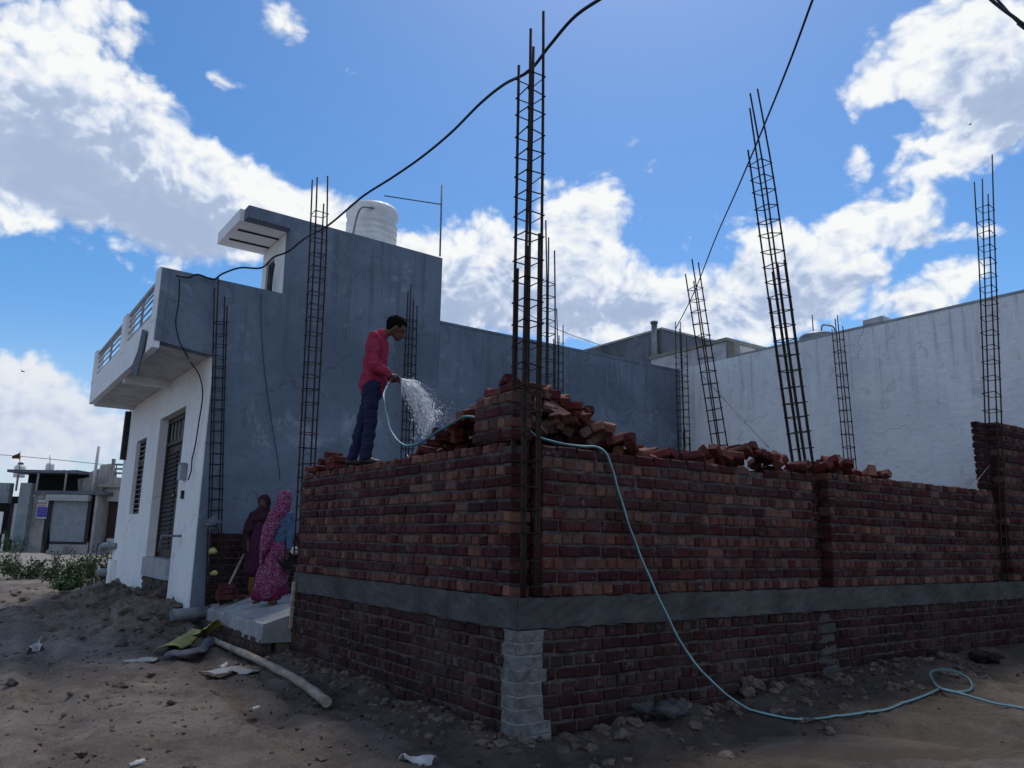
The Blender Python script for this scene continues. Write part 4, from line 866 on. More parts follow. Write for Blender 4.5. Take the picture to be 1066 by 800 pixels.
cable('overhead_wire', [dep(700, -350, 9.2), dep(900, -140, 7.8), dep(1010, -28, 7.1), dep(1040, 2, 7), dep(1058, 22, 6.8), dep(1080, 40, 6.6), dep(1300, 190, 5.4), dep(1700, 410, 4.1)], .012, M['wire'], 'thinner black wire across the top right corner, lower of the pair', 'wire')
cable('thin_wire', [dep(540, 322, 17), dep(585, 345, 19), dep(635, 363, 22)], .008, M['wire'], 'thin wire running behind the corner rebar to the rear house', 'wire')
cable('thin_wire', [on(730, 390, 0, 10.6), on(765, 428, 0, 9.6), on(800, 466, 1, 1.0)], .006, M['wire'], 'thin tie wire crossing in front of the white wall', 'wire')
cable('thin_wire', [on(1012, 508, 1, .12), on(1020, 497, 1, .12), on(1029, 486, 1, .10)], .006, M['bamboo'], 'thin pale stick leaning at the foot of the far right rebar', 'stick')
q0, q1 = on(306, 470, 0, -.0), on(304, 470, 0, 0)
cable('house_wire', [on(272, 306, 1, 7.86), on(272, 340, 1, 7.86), on(277, 400, 1, 7.86), on(290, 485, 1, 7.86), on(291, 500, 1, 7.86)], .006, M['wire'], 'thin dark wire hanging down the grey house side wall', 'wire')

# ------------------------------------------------------------------ people
def blob(name, parts, voxel, mat, parent, disp=None, smooth_it=4, bias=0.0):
    """one continuous surface grown from overlapping tapered limbs"""
    bm = bmesh.new()
    for p in parts:
        b2 = bmesh.new()
        if p[0] == 'c':
            _, a, b, ra, rb_ = p
            for c, r in ((a, ra), (b, rb_)): bmesh.ops.create_icosphere(b2, subdivisions=2, radius=r, matrix=Matrix.Translation(Vector(c)))
            bmesh.ops.convex_hull(b2, input=b2.verts[:])
            for v in [v for v in b2.verts if not v.link_faces]: b2.verts.remove(v)
        elif p[0] == 'e':
            _, c, r, rot = p
            bmesh.ops.create_icosphere(b2, subdivisions=3, radius=1, matrix=Matrix.Translation(Vector(c)) @ Euler(rot).to_matrix().to_4x4() @ Matrix.Diagonal((r[0], r[1], r[2], 1)))
        elif p[0] == 'h':
            for c, r in p[1]: bmesh.ops.create_icosphere(b2, subdivisions=2, radius=r, matrix=Matrix.Translation(Vector(c)))
            bmesh.ops.convex_hull(b2, input=b2.verts[:])
            for v in [v for v in b2.verts if not v.link_faces]: b2.verts.remove(v)
        me = bpy.data.meshes.new('t'); b2.to_mesh(me); b2.free(); bm.from_mesh(me); bpy.data.meshes.remove(me)
    me = bpy.data.meshes.new(name); bm.to_mesh(me); bm.free(); o = bpy.data.objects.new(name, me); COL.objects.link(o)
    md_ = o.modifiers.new('r', 'REMESH'); md_.mode = 'VOXEL'; md_.voxel_size = voxel
    s_ = o.modifiers.new('s', 'SMOOTH'); s_.iterations = smooth_it; s_.factor = .5
    dg = bpy.context.evaluated_depsgraph_get(); m2 = bpy.data.meshes.new_from_object(o.evaluated_get(dg)); m2.name = name
    o.modifiers.clear(); o.data = m2; bpy.data.meshes.remove(me)
    if disp:
        n = len(m2.vertices); co = np.empty(n * 3, np.float32); no = np.empty(n * 3, np.float32)
        m2.vertices.foreach_get('co', co); m2.vertices.foreach_get('normal', no); co = co.reshape(-1, 3); no = no.reshape(-1, 3)
        amp, (sx, sy, sz), sd_ = disp
        d = amp * (fbm(co[:, 0] * sx, co[:, 1] * sy, co[:, 2] * sz, 4, sd_) + bias); co += no * d[:, None]
        m2.vertices.foreach_set('co', co.ravel()); m2.update()
    m2.materials.clear()
    for mm in (mat if isinstance(mat, list) else [mat]): m2.materials.append(mm)
    for pgn in m2.polygons: pgn.use_smooth = True
    o.parent = parent
    return o
# man: local x = camera right (the way he faces), y = away from the camera, z up; feet on the wall top
mb = on(374, 478, 0, .11); MZ = ZW + .012
man = empty('person', (.115, float(mb[1]), MZ), 'young man in red long sleeved jersey and jeans watering the bricks', 'person', None, YAW)
HX, HZ = .355, 1.545
def mz(z): return z * 1.08 if z < .93 else 1.0044 + (z - .93) * 1.17     # head centre
hand = Vector((.385, -.10, .985))
def man_arm(sy, elbow, wrist): return [('c', (.125, sy * .165, 1.385), elbow, .048, .038), ('c', elbow, wrist, .038, .026)]
el_n, wr_n = Vector((.145, -.235, 1.075)), Vector((.335, -.13, .99))
el_f, wr_f = Vector((.17, .225, 1.08)), Vector((.36, .06, .985))
def handparts(w, d, up, side):
    """palm, four unequal bent fingers and a thumb closing on a hose along 'side'"""
    d = Vector(d).normalized(); up = Vector(up).normalized(); s = d.cross(up)
    pr_ = [('h', [(w, .024), (w + d * .075 + s * .028, .017), (w + d * .075 - s * .028, .017), (w + d * .03 - s * .026, .017)])]
    for k, ln in enumerate((.036, .041, .038, .029)):
        b = w + d * .078 + s * (.033 - .022 * k); m1 = b + d * ln * .9 - up * .012; m2_ = m1 - up * ln * .75 + d * .004; m3 = m2_ - d * ln * .5 - up * .008
        pr_ += [('c', b, m1, .0105, .0098), ('c', m1, m2_, .0098, .009), ('c', m2_, m3, .009, .008)]
    t0 = w + d * .02 + s * .022 * side; t1 = t0 + d * .035 + s * .022 * side - up * .02; t2 = t1 + d * .03 - up * .022
    pr_ += [('c', t0, t1, .014, .012), ('c', t1, t2, .012, .0095)]
    return pr_
body = [('c', (.115, 0, .92), (.13, 0, 1.14), .125, .12), ('c', (.13, 0, 1.14), (.145, 0, 1.30), .12, .125), ('c', (.12, -.12, 1.375), (.12, .12, 1.375), .065, .065),
        ('c', (.17, 0, 1.40), (.30, 0, 1.50), .055, .052),
        ('e', (HX, 0, HZ + .01), (.098, .077, .112), (0, .45, 0)), ('e', (HX + .03, 0, HZ - .06), (.062, .052, .062), (0, .6, 0)), ('c', (HX + .062, 0, HZ - .100), (HX + .035, 0, HZ - .10), .026, .03),
        ('c', (HX + .102, 0, HZ - .012), (HX + .106, 0, HZ - .058), .010, .016), ('e', (HX + .080, 0, HZ - .085), (.018, .025, .012), (0, .6, 0)),
        ('e', (HX - .005, -.08, HZ - .015), (.022, .010, .033), (0, .4, 0)), ('e', (HX - .005, .08, HZ - .015), (.022, .010, .033), (0, .4, 0)),
        ('e', (HX + .093, -.03, HZ + .012), (.014, .026, .010), (0, .5, 0)), ('e', (HX + .093, .03, HZ + .012), (.014, .026, .010), (0, .5, 0)),
        ('c', (.115, -.085, .90), (.115, -.085, .48), .085, .055), ('c', (.105, -.085, .48), (.09, -.09, .08), .055, .036), ('c', (.10, .08, .90), (.01, .08, .48), .085, .055), ('c', (.01, .08, .48), (-.10, .08, .10), .055, .036),
        ('c', (.09, -.09, .07), (.19, -.10, .035), .036, .03), ('c', (-.10, .08, .08), (-.02, .085, .035), .036, .03)]
body += man_arm(-1, el_n, wr_n) + man_arm(1, el_f, wr_f) + handparts(wr_n, (.9, .25, -.12), (.1, 0, 1), 1) + handparts(wr_f, (.85, -.3, -.1), (.1, 0, 1), -1)
blob('body', body, .0065, M['skin'], man, None, 2)
hair = [('e', (HX - .018, 0, HZ + .035), (.108, .086, .103), (0, .35, 0)), ('e', (HX + .05, 0, HZ + .085), (.06, .065, .04), (0, .5, 0)), ('e', (HX - .075, 0, HZ - .02), (.045, .066, .06), (0, .4, 0)),
        ('c', (HX + .02, -.075, HZ + .03), (HX + .02, -.074, HZ - .01), .012, .007), ('c', (HX + .02, .075, HZ + .03), (HX + .02, .074, HZ - .01), .012, .007)]
hr = blob('hair', hair, .006, M['hair'], man, (.012, (40, 40, 40), 3), 2)
shirt = [('c', (.107, 0, .90), (.125, 0, 1.12), .158, .142), ('c', (.125, 0, 1.12), (.14, 0, 1.29), .140, .142), ('h', [((.115, -.150, 1.385), .066), ((.115, .150, 1.385), .066), ((.14, 0, 1.28), .138)]), ('c', (.145, 0, 1.40), (.185, 0, 1.435), .075, .066),
         ('c', (.115, -.165, 1.38), el_n, .068, .056), ('c', el_n, el_n.lerp(wr_n, .92), .056, .037), ('c', (.115, .165, 1.38), el_f, .068, .056), ('c', el_f, el_f.lerp(wr_f, .92), .056, .037)]
blob('shirt', shirt, .008, M['shirt'], man, (.024, (9, 9, 17), 8), 2, .35)
tr_ = [('c', (.11, 0, .93), (.108, 0, .84), .138, .14), ('c', (.118, -.085, .86), (.118, -.088, .48), .106, .074), ('c', (.118, -.088, .48), (.092, -.092, .10), .078, .063), ('c', (.095, .08, .86), (.005, .082, .48), .108, .078), ('c', (.005, .082, .48), (-.10, .082, .11), .078, .063)]
blob('trousers', tr_, .008, M['jeans'], man, (.026, (8, 8, 15), 15), 2, .2)
for c, yw in (((.09, -.09), -.1), ((-.10, .08), .05)):
    f = Vector((math.cos(yw), math.sin(yw), 0)); a = Vector((c[0], c[1], 0))
    blob('shoe', [('h', [(a - f * .055 + Vector((0, 0, .04)), .036), (a + f * .02 + Vector((0, 0, .045)), .042), (a + f * .16 + Vector((0, 0, .028)), .026), (a + f * .12 + Vector((0, .025, .028)), .028), (a + f * .12 + Vector((0, -.025, .028)), .028)]), ('c', a + Vector((0, 0, .05)), a + Vector((0, 0, .10)), .046, .044)], .007, M['shoe'], man, None, 2)
for sy in (-.03, .03):
    bm = bmesh.new(); bmesh.ops.create_icosphere(bm, subdivisions=2, radius=.011, matrix=Matrix.Translation((HX + .094, sy, HZ + .0))); obj('eye', bm, M['eye'], man, True, world=False)

rot_ = Matrix.Rotation(R(20), 3, 'Y'); pv = Vector((.29, 0, 1.485))
for ch in man.children:
    if ch.name.split('.')[0] in ('body', 'hair', 'eye'):
        for v in ch.data.vertices:
            if v.co.x > .19 and v.co.z > 1.36:
                k_ = min(1, max(0, (v.co.x - .22) / .08)); q_ = pv + rot_ @ (v.co - pv); v.co = v.co.lerp(q_, k_)
for ch in man.children:
    for v in ch.data.vertices: v.co.z = mz(v.co.z)
# women on the platform: local x = camera right, y = away from the camera
fq = on(277, 630, 2, .625)
wo = empty('person', (float(fq[0]), float(fq[1]), .63), 'woman in pink printed veil and skirt walking out with a pan', 'person', None, YAW)
wb = [('c', (.10, 0, .82), (.13, 0, 1.05), .125, .105), ('c', (.13, 0, 1.05), (.15, 0, 1.20), .105, .11), ('c', (.08, -.10, 1.27), (.23, .10, 1.27), .055, .055), ('c', (.15, 0, 1.29), (.14, 0, 1.40), .05, .046),
      ('e', (.135, .005, 1.475), (.085, .085, .108), (0, 0, 0)), ('e', (.095, .03, 1.43), (.05, .05, .06), (0, 0, 0)), ('c', (.05, .05, 1.47), (.045, .055, 1.44), .010, .014),
      ('c', (.24, -.02, 1.26), (.285, -.06, 1.00), .044, .037), ('c', (.285, -.06, 1.00), (.30, -.10, .74), .036, .024), ('c', (.05, .10, 1.26), (-.02, .18, 1.02), .044, .036), ('c', (-.02, .18, 1.02), (-.10, .2, .86), .036, .024),
      ('c', (.10, -.06, .80), (.12, -.06, .42), .085, .055), ('c', (.12, -.06, .42), (.13, -.05, .06), .05, .032), ('c', (.06, .07, .80), (-.04, .06, .42), .085, .055), ('c', (-.04, .06, .42), (-.13, .05, .07), .05, .032),
      ('h', [((.135, -.05, .04), .034), ((.05, -.06, .022), .022), ((.07, -.09, .02), .02)]), ('h', [((-.125, .05, .05), .034), ((-.20, .05, .022), .022), ((-.18, .02, .02), .02)])]
wb += handparts(Vector((.30, -.10, .735)), (.05, -.05, -1), (.9, -.3, 0), 1)
blob('body', wb, .0065, M['skin'], wo, None, 2)
def lx(px): return (px - 277) * .01415
def lz(py): return (631 - py) * .01415
sk = [('h', [((.10, -.01, .80), .15), ((.06, 0, .62), .16), ((.12, 0, .62), .15)]), ('h', [((.09, 0, .62), .17), ((-.02, .02, .34), .17), ((.14, -.03, .34), .15)]), ('h', [((-.05, .02, .34), .13), ((.13, -.03, .34), .13), ((-.16, .03, .15), .06), ((.15, -.03, .17), .075), ((0, -.05, .14), .08)])]
blob('skirt', sk, .009, M['saree'], wo, (.045, (15, 15, 4), 21), 3)
hm = [('h', [((-.19, .03, .115), .050), ((-.15, .03, .19), .07), ((.0, -.05, .11), .075), ((.0, -.05, .17), .09), ((.16, -.03, .13), .065), ((.16, -.03, .20), .085)]), ('h', [((.16, -.03, .17), .07), ((.28, .0, .19), .035), ((.22, .04, .28), .05)])]
blob('skirt_hem', hm, .009, M['hem'], wo, (.03, (15, 15, 6), 22), 3)
bl_ = [('c', (.115, 0, .88), (.15, 0, 1.22), .135, .125), ('h', [((.06, -.10, 1.265), .06), ((.235, -.02, 1.265), .065), ((.2, .10, 1.26), .06)]), ('c', (.245, -.03, 1.255), (.287, -.06, 1.00), .064, .056), ('c', (.287, -.06, 1.00), (.298, -.095, .80), .056, .044), ('c', (.05, .10, 1.26), (-.02, .18, 1.02), .06, .05), ('c', (-.02, .18, 1.02), (-.09, .2, .89), .05, .04)]
blob('blouse', bl_, .008, M['sleeve'], wo, (.014, (14, 14, 22), 23), 3)
ve = [('e', (.15, -.005, 1.50), (.108, .112, .118), (0, 0, 0)), ('h', [((.16, 0, 1.45), .105), ((.12, -.04, 1.30), .12), ((.06, -.08, 1.22), .09)]), ('h', [((.06, -.10, 1.26), .085), ((-.02, -.13, 1.05), .075), ((.10, -.12, 1.10), .055)]),
      ('h', [((-.03, -.14, 1.05), .07), ((.08, -.13, 1.08), .05), ((-.06, -.13, .74), .055), ((-.02, -.15, .80), .055)]), ('h', [((-.07, -.13, .76), .04), ((-.08, -.12, .58), .035)])]
blob('veil', ve, .008, M['saree'], wo, (.034, (17, 17, 5), 24), 2)
pn = empty('pan', (0, 0, 0), 'dark shallow iron pan held at the side of the walking woman', 'pan', None)
pc = Vector((wo.location)) + Euler((0, 0, YAW)).to_matrix() @ Vector((.32, -.10, .585)); pn.location = pc; pn.rotation_euler = (0, 0, YAW)
bm = bmesh.new(); lathe(bm, [(.10, -.07), (.17, .02), (.185, .07), (.195, .075), (.19, .065), (.172, .018), (.10, -.06)], (0, 0, 0), 22); bm.transform(Euler((.25, .1, 0)).to_matrix().to_4x4()); obj('bowl', bm, M['pan'], pn, True, world=False)
bm = bmesh.new(); tube(bm, spline([(-.05, -.19, .05), (-.04, -.15, .11), (0.0, -.02, .14), (.03, .10, .12), (.05, .19, .05)], 5), .010, 6); obj('handle', bm, M['pan'], pn, False, world=False)
bm = bmesh.new(); bmesh.ops.create_icosphere(bm, subdivisions=3, radius=.05)
for v in bm.verts: v.co *= 1 + .6 * float(fbm(np.array([v.co.x * 22]), np.array([v.co.y * 22]), v.co.z * 22, 3, 9)[0]); v.co.z *= 1.3
bm.transform(Matrix.Translation(pc + Vector((0, 0, .16)) + Vector(HR) * .06)); setp(obj('white_rag', bm, M['rag'], None, True), 'small white rag bunched in the hand above the pan', 'rag')
fq = on(266, 622, 2, .635)
w2 = empty('person', (float(fq[0]), float(fq[1]), .64), 'woman in dark shawl and purple tunic standing behind the walking woman', 'person', None, YAW)
b2_ = [('c', (0, 0, .80), (0, 0, 1.05), .12, .105), ('c', (0, 0, 1.05), (0, 0, 1.2), .105, .11), ('c', (-.14, 0, 1.26), (.14, 0, 1.26), .052, .052), ('c', (0, 0, 1.27), (.01, -.01, 1.37), .048, .045), ('e', (.015, -.02, 1.455), (.076, .088, .108), (0, 0, 0)), ('e', (.015, -.05, 1.41), (.05, .05, .055), (0, 0, 0)),
       ('c', (.015, -.105, 1.465), (.015, -.118, 1.43), .009, .014), ('e', (-.013, -.095, 1.475), (.022, .012, .008), (0, 0, 0)), ('e', (.043, -.095, 1.475), (.022, .012, .008), (0, 0, 0)), ('e', (.015, -.098, 1.40), (.022, .012, .008), (0, 0, 0)),
       ('c', (-.16, 0, 1.25), (-.20, .02, 1.0), .044, .037), ('c', (-.20, .02, 1.0), (-.15, -.10, .80), .036, .025), ('c', (.16, 0, 1.25), (.20, .02, 1.0), .044, .037), ('c', (.20, .02, 1.0), (.18, -.05, .76), .036, .025),
       ('c', (-.07, 0, .8), (-.07, 0, .42), .08, .055), ('c', (-.07, 0, .42), (-.07, 0, .06), .05, .034), ('c', (.07, 0, .8), (.07, 0, .42), .08, .055), ('c', (.07, 0, .42), (.07, 0, .06), .05, .034),
       ('h', [((-.07, 0, .04), .034), ((-.08, -.12, .02), .024)]), ('h', [((.07, 0, .04), .034), ((.08, -.12, .02), .024)])]
b2_ += handparts(Vector((-.15, -.10, .795)), (.1, -.2, -1), (-.9, -.2, 0), 1)
blob('body', b2_, .0065, M['skin'], w2, None, 2)
blob('tunic', [('h', [((-.13, 0, 1.25), .065), ((.13, 0, 1.25), .065), ((0, 0, 1.05), .13)]), ('h', [((0, 0, 1.1), .135), ((-.04, 0, .8), .15), ((.04, 0, .8), .15)]), ('h', [((-.04, 0, .8), .15), ((.04, 0, .8), .15), ((-.09, 0, .42), .13), ((.09, 0, .42), .13)]), ('c', (.15, 0, 1.25), (.20, .02, 1.0), .062, .055), ('c', (.20, .02, 1.0), (.185, -.03, .83), .055, .045)], .009, M['purple'], w2, (.03, (14, 14, 4), 31), 3)
blob('trousers', [('c', (-.07, 0, .5), (-.07, 0, .10), .085, .06), ('c', (.07, 0, .5), (.07, 0, .10), .085, .06)], .009, M['ochre'], w2, (.02, (14, 14, 8), 32), 3)
blob('shawl', [('e', (.012, .014, 1.485), (.102, .112, .12), (0, 0, 0)), ('h', [((.0, -.06, 1.36), .07), ((.02, -.08, 1.22), .075), ((-.08, -.06, 1.2), .07)]), ('h', [((0, .03, 1.36), .08), ((-.12, .02, 1.26), .085), ((.12, .02, 1.26), .085)]), ('h', [((-.13, 0, 1.26), .085), ((-.22, 0, 1.0), .08), ((-.12, -.06, 1.05), .07)]), ('h', [((-.22, 0, 1.0), .075), ((-.17, -.04, .78), .07), ((-.22, 0, .70), .05)])], .008, M['shawl'], w2, (.026, (15, 15, 5), 33), 2)

# ------------------------------------------------------------------ hose and spray
Mm = Matrix.LocRotScale(man.location, man.rotation_euler, None)
noz = Mm @ Vector((.475, -.10, mz(.945)))
tail = Mm @ Vector((.33, -.115, .925))
hp = [noz, Mm @ Vector((.43, -.10, mz(.972))), Mm @ Vector((.37, -.105, mz(.965))), Mm @ Vector((.315, -.13, mz(.89))), V(on(400, 412, 0, -.03)), V(on(402, 432, 0, -.06)), V(on(409, 452, 0, -.05)), V(on(421, 464, 0, -.03)), V(on(438, 461, 0, .0)), V(on(455, 450, 0, .02)), V(on(472, 440, 0, .04)), V(on(488, 434, 0, .08)), Vector((.27, .72, 2.64)), Vector((.33, .45, 2.64))]
q = on(562, 456, 1, .16); hp += [Vector((.29, .20, float(q[2]) + .02)), V(on(585, 462, 1, .10)), V(on(605, 465, 1, .06)), V(on(622, 466, 1, .02)), V(on(632, 475, 1, -.045)), V(on(642, 505, 1, -.05)), V(on(655, 548, 1, -.06)), V(on(672, 592, 1, -.08)), V(on(692, 636, 1, -.13)), V(on(718, 684, 1, -.24)), V(on(748, 716, 1, -.34))]
def gp(px, py, lift=.012):
    """first point of the ground met by a line of sight"""
    d = ray(px, py); d = d / np.linalg.norm(d); ts = np.arange(3.0, 40.0, .01); P_ = CAM[None, :] + d[None, :] * ts[:, None]
    h = P_[:, 2] - gz(P_[:, 0], P_[:, 1]) - lift; k = int(np.argmax(h < 0)); return V(P_[k])
hp += [gp(785, 741), gp(830, 750), gp(880, 746), gp(925, 739), gp(950, 729), gp(975, 720), gp(995, 720, .02), gp(1011, 718, .02), gp(1009, 708, .05), gp(997, 700, .10), gp(982, 697, .10), gp(969, 700, .07), gp(971, 709, .05), gp(982, 718, .045), gp(1000, 722, .035), gp(1030, 731, .02), gp(1066, 738, .02), gp(1110, 748)]
HP = spline(hp, 9); out = []; n0 = len(HP)
for i, p in enumerate(HP):
    out.append(p + Vector((math.sin(i * .31) * .004 + math.sin(i * .83) * .003, math.cos(i * .37) * .004, 0)))
for p in out:
    if p.y < -.3: p.z = max(p.z, gz1(p.x, p.y) + .014)
for _ in range(3):
    zz_s = [p.z for p in out]
    for i in range(2, n0 - 2):
        if out[i].y < -.4 and out[i].z < .3: out[i].z = max(sum(zz_s[i - 2:i + 3]) / 5, gz1(out[i].x, out[i].y) + .013)
bm = bmesh.new(); tube(bm, out, .0125, 10, stripe=[0, 0, 1, 0, 0, 0, 0, 1, 0, 0]); setp(obj('garden_hose', bm, [M['hose'], M['hose2']]), 'teal striped water hose running from the man over the wall to the mud', 'hose')
bm = bmesh.new()
D0 = Mm.to_3x3() @ Vector((.78, -.06, -.55)); D0.normalize(); S0 = Mm.to_3x3() @ Vector((0, 1, 0)); U0 = D0.cross(S0)
def drop(p, r, st, dirn):
    q = dirn.to_track_quat('Z', 'Y').to_matrix().to_4x4(); ico(bm, 1, Matrix.Translation(p) @ q @ Matrix.Diagonal((r, r, r * st, 1)))
for i in range(3800):
    t = random.random() ** .85; sp_ = .014 + .14 * t; g = random.gauss(0, 1); g2 = random.gauss(0, 1)
    up_ = abs(random.gauss(0, 1)) if random.random() < .3 else random.gauss(0, .7)
    T = t * .78; p = noz + D0 * (T * .60) + Vector((0, 0, -.50 * T * T)) + S0 * (g2 * sp_ * .6) + U0 * (-up_ * sp_ * .8 if random.random() < .6 else up_ * sp_ * .4)
    vel = (D0 + Vector((0, 0, -2.0 * T))).normalized(); drop(p, random.uniform(.0018, .0075) * (1.2 - .35 * t), random.uniform(1.2, 5.0), vel)
for i in range(900):
    t = random.random(); T = .15 + t * .6; p = noz + D0 * (T * .60) + Vector((0, 0, -.5 * T * T)) + Vector(HR) * (abs(random.gauss(0, .17)) * (.2 + t)) + S0 * random.gauss(0, .06) + Vector((0, 0, random.gauss(.02, .05)))
    drop(p, random.uniform(.0014, .0042), random.uniform(1.0, 2.5), (D0 + Vector((0, 0, random.uniform(-1.5, .3)))).normalized())
for k in range(200):
    a = random.uniform(0, 6.28); o1 = S0 * (math.cos(a) * .012) + U0 * (math.sin(a) * .012); pts = []
    for j in range(8):
        T = j / 7 * (.22 + .5 * (k % 11) / 11); pts.append(noz + D0 * (T * .60) + Vector((0, 0, -.50 * T * T)) + o1 * (1 + j * (.5 + (k % 7) * .22)) + Vector((random.uniform(-.004, .004), random.uniform(-.004, .004), random.uniform(-.004, .004))))
    tube(bm, pts, [.0052 * (1 - j / 8.5) for j in range(8)], 5)
setp(obj('water_spray', bm, M['drop'], None, True), 'white spray of water drops falling from the hose end', 'water', kind='stuff')

# ------------------------------------------------------------------ background street on the left
DB = 45.0
def bl_(px, py, D=DB):
    p = dep(px, py, D) - CAM; return float(p @ HR), float(p[2] + CAM[2])
class BG:
    """a building facing the camera: parts are given by picture extents at its own distance, depth in metres behind the front"""
    def __init__(s, name, px, D, label, cat):
        s.D = D; x, z = bl_(px, 577, D); s.x0 = x; base = CAM + HR * x + HF * D; s.o = empty(name, (base[0], base[1], 0), label, cat, None, YAW)
    def box(s, bm, x0, y0, x1, y1, d0, d1, zlow=None):
        a = bl_(x0, y1, s.D); b = bl_(x1, y0, s.D); box(bm, (a[0] - s.x0, d0, a[1] if zlow is None else zlow), (b[0] - s.x0, d1, b[1]))
    def pt(s, px, py, d=0): a = bl_(px, py, s.D); return Vector((a[0] - s.x0, d, a[1]))
    def part(s, name, bm, mat, parent=None): return obj(name, bm, mat, parent or s.o, world=False)
sh = BG('shop_building', 68, 45, 'low stained shop with closed grey roller shutter across the street', 'shop'); B = bmesh.new
bm = B(); sh.box(bm, 27, 514, 50, 578, 0, 5, -.2); sh.box(bm, 92, 514, 103, 578, 0, 5, -.2); sh.box(bm, 50, 565, 92, 578, -.02, 5, -.2); sh.box(bm, 50, 514, 92, 516, 0, 5); sh.box(bm, 50, 516, 92, 565, .16, 5); sh.part('wall', bm, M['oldwall'])
bm = B(); sh.box(bm, 26, 512, 109, 514, -.12, 5.2); sh.part('roof_ledge', bm, M['rear'])
bm = B(); sh.box(bm, 51, 521, 91, 565, .08, .12)
y = 523
while y < 564: sh.box(bm, 51, y, 91, y + .8, .06, .085); y += 2.0
st_ = sh.part('roller_shutter', bm, M['shutter'])
bm = B(); sh.box(bm, 51, 516, 95, 521.5, -.35, .1); obj('shutter_box', bm, M['trim'], st_, world=False)
bm = B(); sh.box(bm, 48.5, 521, 51, 566, -.03, .2); sh.box(bm, 90.5, 521, 92.5, 566, -.03, .2); sh.box(bm, 51, 564.5, 90.5, 566.5, -.03, .2); obj('shutter_frame', bm, M['frame'], st_, world=False)
bm = B(); sh.box(bm, 57, 573, 73, 577.5, -.9, -.03, 0); sh.box(bm, 59, 569, 71, 573, -.5, -.03); sh.part('step', bm, M['oldwall'])
bm = B(); sh.box(bm, 10, 490.5, 84, 492, -.25, 2.3)
for k in range(22): x = 12 + k * 3.3; sh.box(bm, x, 489.7 + random.uniform(0, .5), x + 1.2, 490.5, -.27, 2.3)
sh.part('shed_roof', bm, M['rear'])
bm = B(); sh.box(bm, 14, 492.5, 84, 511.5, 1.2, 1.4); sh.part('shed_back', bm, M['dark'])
for x in (20, 41, 70): bm = B(); sh.box(bm, x, 493, x + 1.4, 511.5, -.3, -.2); sh.part('shed_post', bm, M['oldwall'])
ps = BG('poster', 44, 44.96, 'white poster with blue panel pasted on the shop wall left of the shutter', 'poster')
bm = B(); ps.box(bm, 37, 521, 51, 540, -.03, -.01); ps.part('paper', bm, M['rag'])
bm = B(); ps.box(bm, 38, 528, 50, 538.5, -.036, -.032); ps.part('blue_panel', bm, pm('poster_blue', (.06, .05, .30), (.10, .09, .38), 5, .6))
bm = B(); ps.box(bm, 38.5, 523, 49.5, 525, -.036, -.032); ps.box(bm, 40, 526, 48, 527.2, -.036, -.032); ps.part('heading', bm, pm('poster_red', (.35, .2, .22), None, 5, .6))
gwl = BG('boundary_wall', 12, 44.6, 'grey blue rendered wall with a dark open gateway at the far left edge', 'wall')
bm = B(); gwl.box(bm, 10.5, 503, 33, 579, 0, .39, -.2); gwl.box(bm, -40, 503, 10.5, 523, 0, .4); gwl.box(bm, -60, 503, -12, 579, 0, .4, -.2); gwl.part('wall', bm, M['bluewall'])
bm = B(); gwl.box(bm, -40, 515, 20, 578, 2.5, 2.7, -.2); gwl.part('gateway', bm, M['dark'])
for x in (4, 8): bm = B(); gwl.box(bm, x, 524, x + 1.2, 562, .5, .6); gwl.part('gate_post', bm, M['rag'] if x == 8 else M['frame'])
sg = BG('sign_board', 1, 44.2, 'white board standing in the gateway at the far left edge', 'board'); bm = B(); sg.box(bm, -6, 533, 3.4, 556, 0, .06); sg.box(bm, -4, 556, -3, 578, 0, .06, 0); sg.box(bm, 1.5, 556, 2.5, 578, 0, .06, 0); sg.part('board', bm, M['white'])
oh = BG('old_house', 118, 46, 'weathered white house with dark doorway, stepped parapet and roof railing', 'house')
bm = B(); oh.box(bm, 103, 505, 109, 579, 0, 5, -.2); oh.box(bm, 128, 505, 175, 579, 0, 5, -.2); oh.box(bm, 109, 505, 128, 522, 0, 5); oh.box(bm, 109, 561, 128, 579, 0, 5, -.2); oh.part('wall', bm, M['white_old'])
bm = B(); oh.box(bm, 108, 521, 129, 562, .2, .3); oh.part('door', bm, M['wood'])
bm = B(); prs = [oh.pt(82, 512, -.1), oh.pt(82, 499, -.1), oh.pt(94, 497, -.1), oh.pt(94, 492, -.1), oh.pt(105, 488, -.1), oh.pt(105, 485, -.1), oh.pt(115, 483, -.1), oh.pt(119, 490, -.1), oh.pt(119, 497, -.1), oh.pt(160, 500, -.1), oh.pt(160, 506, -.1), oh.pt(110, 506, -.1), oh.pt(108, 512, -.1)]
prism(bm, prs, (0, .4, 0)); oh.part('stepped_parapet', bm, M['oldwall'])
bm = B(); oh.box(bm, 108, 505.5, 170, 508, -.6, 0); oh.part('sun_shade', bm, M['yellow_trim'])
bm = B(); oh.box(bm, 116, 478, 119, 490, -.1, .2); oh.part('roof_post', bm, M['oldwall'])
bm = B()
for y in (483.5, 488, 492.5): oh.box(bm, 119, y, 160, y + 1.3, 0, .05)
for x in (120, 131, 140): oh.box(bm, x, 483, x + 1, 498, 0, .05)
oh.part('railing', bm, M['steel'])
bm = B(); oh.box(bm, 73, 566, 112, 579, -.5, -.05, -.1); oh.part('plinth', bm, M['rear'])
pp = BG('leaning_pole', 100, 45.4, 'pale pole leaning against the stepped parapet of the old house', 'pole'); bm = B(); tube(bm, [pp.pt(96, 512), pp.pt(103, 465)], .085, 7); pp.part('pole', bm, M['rag'])
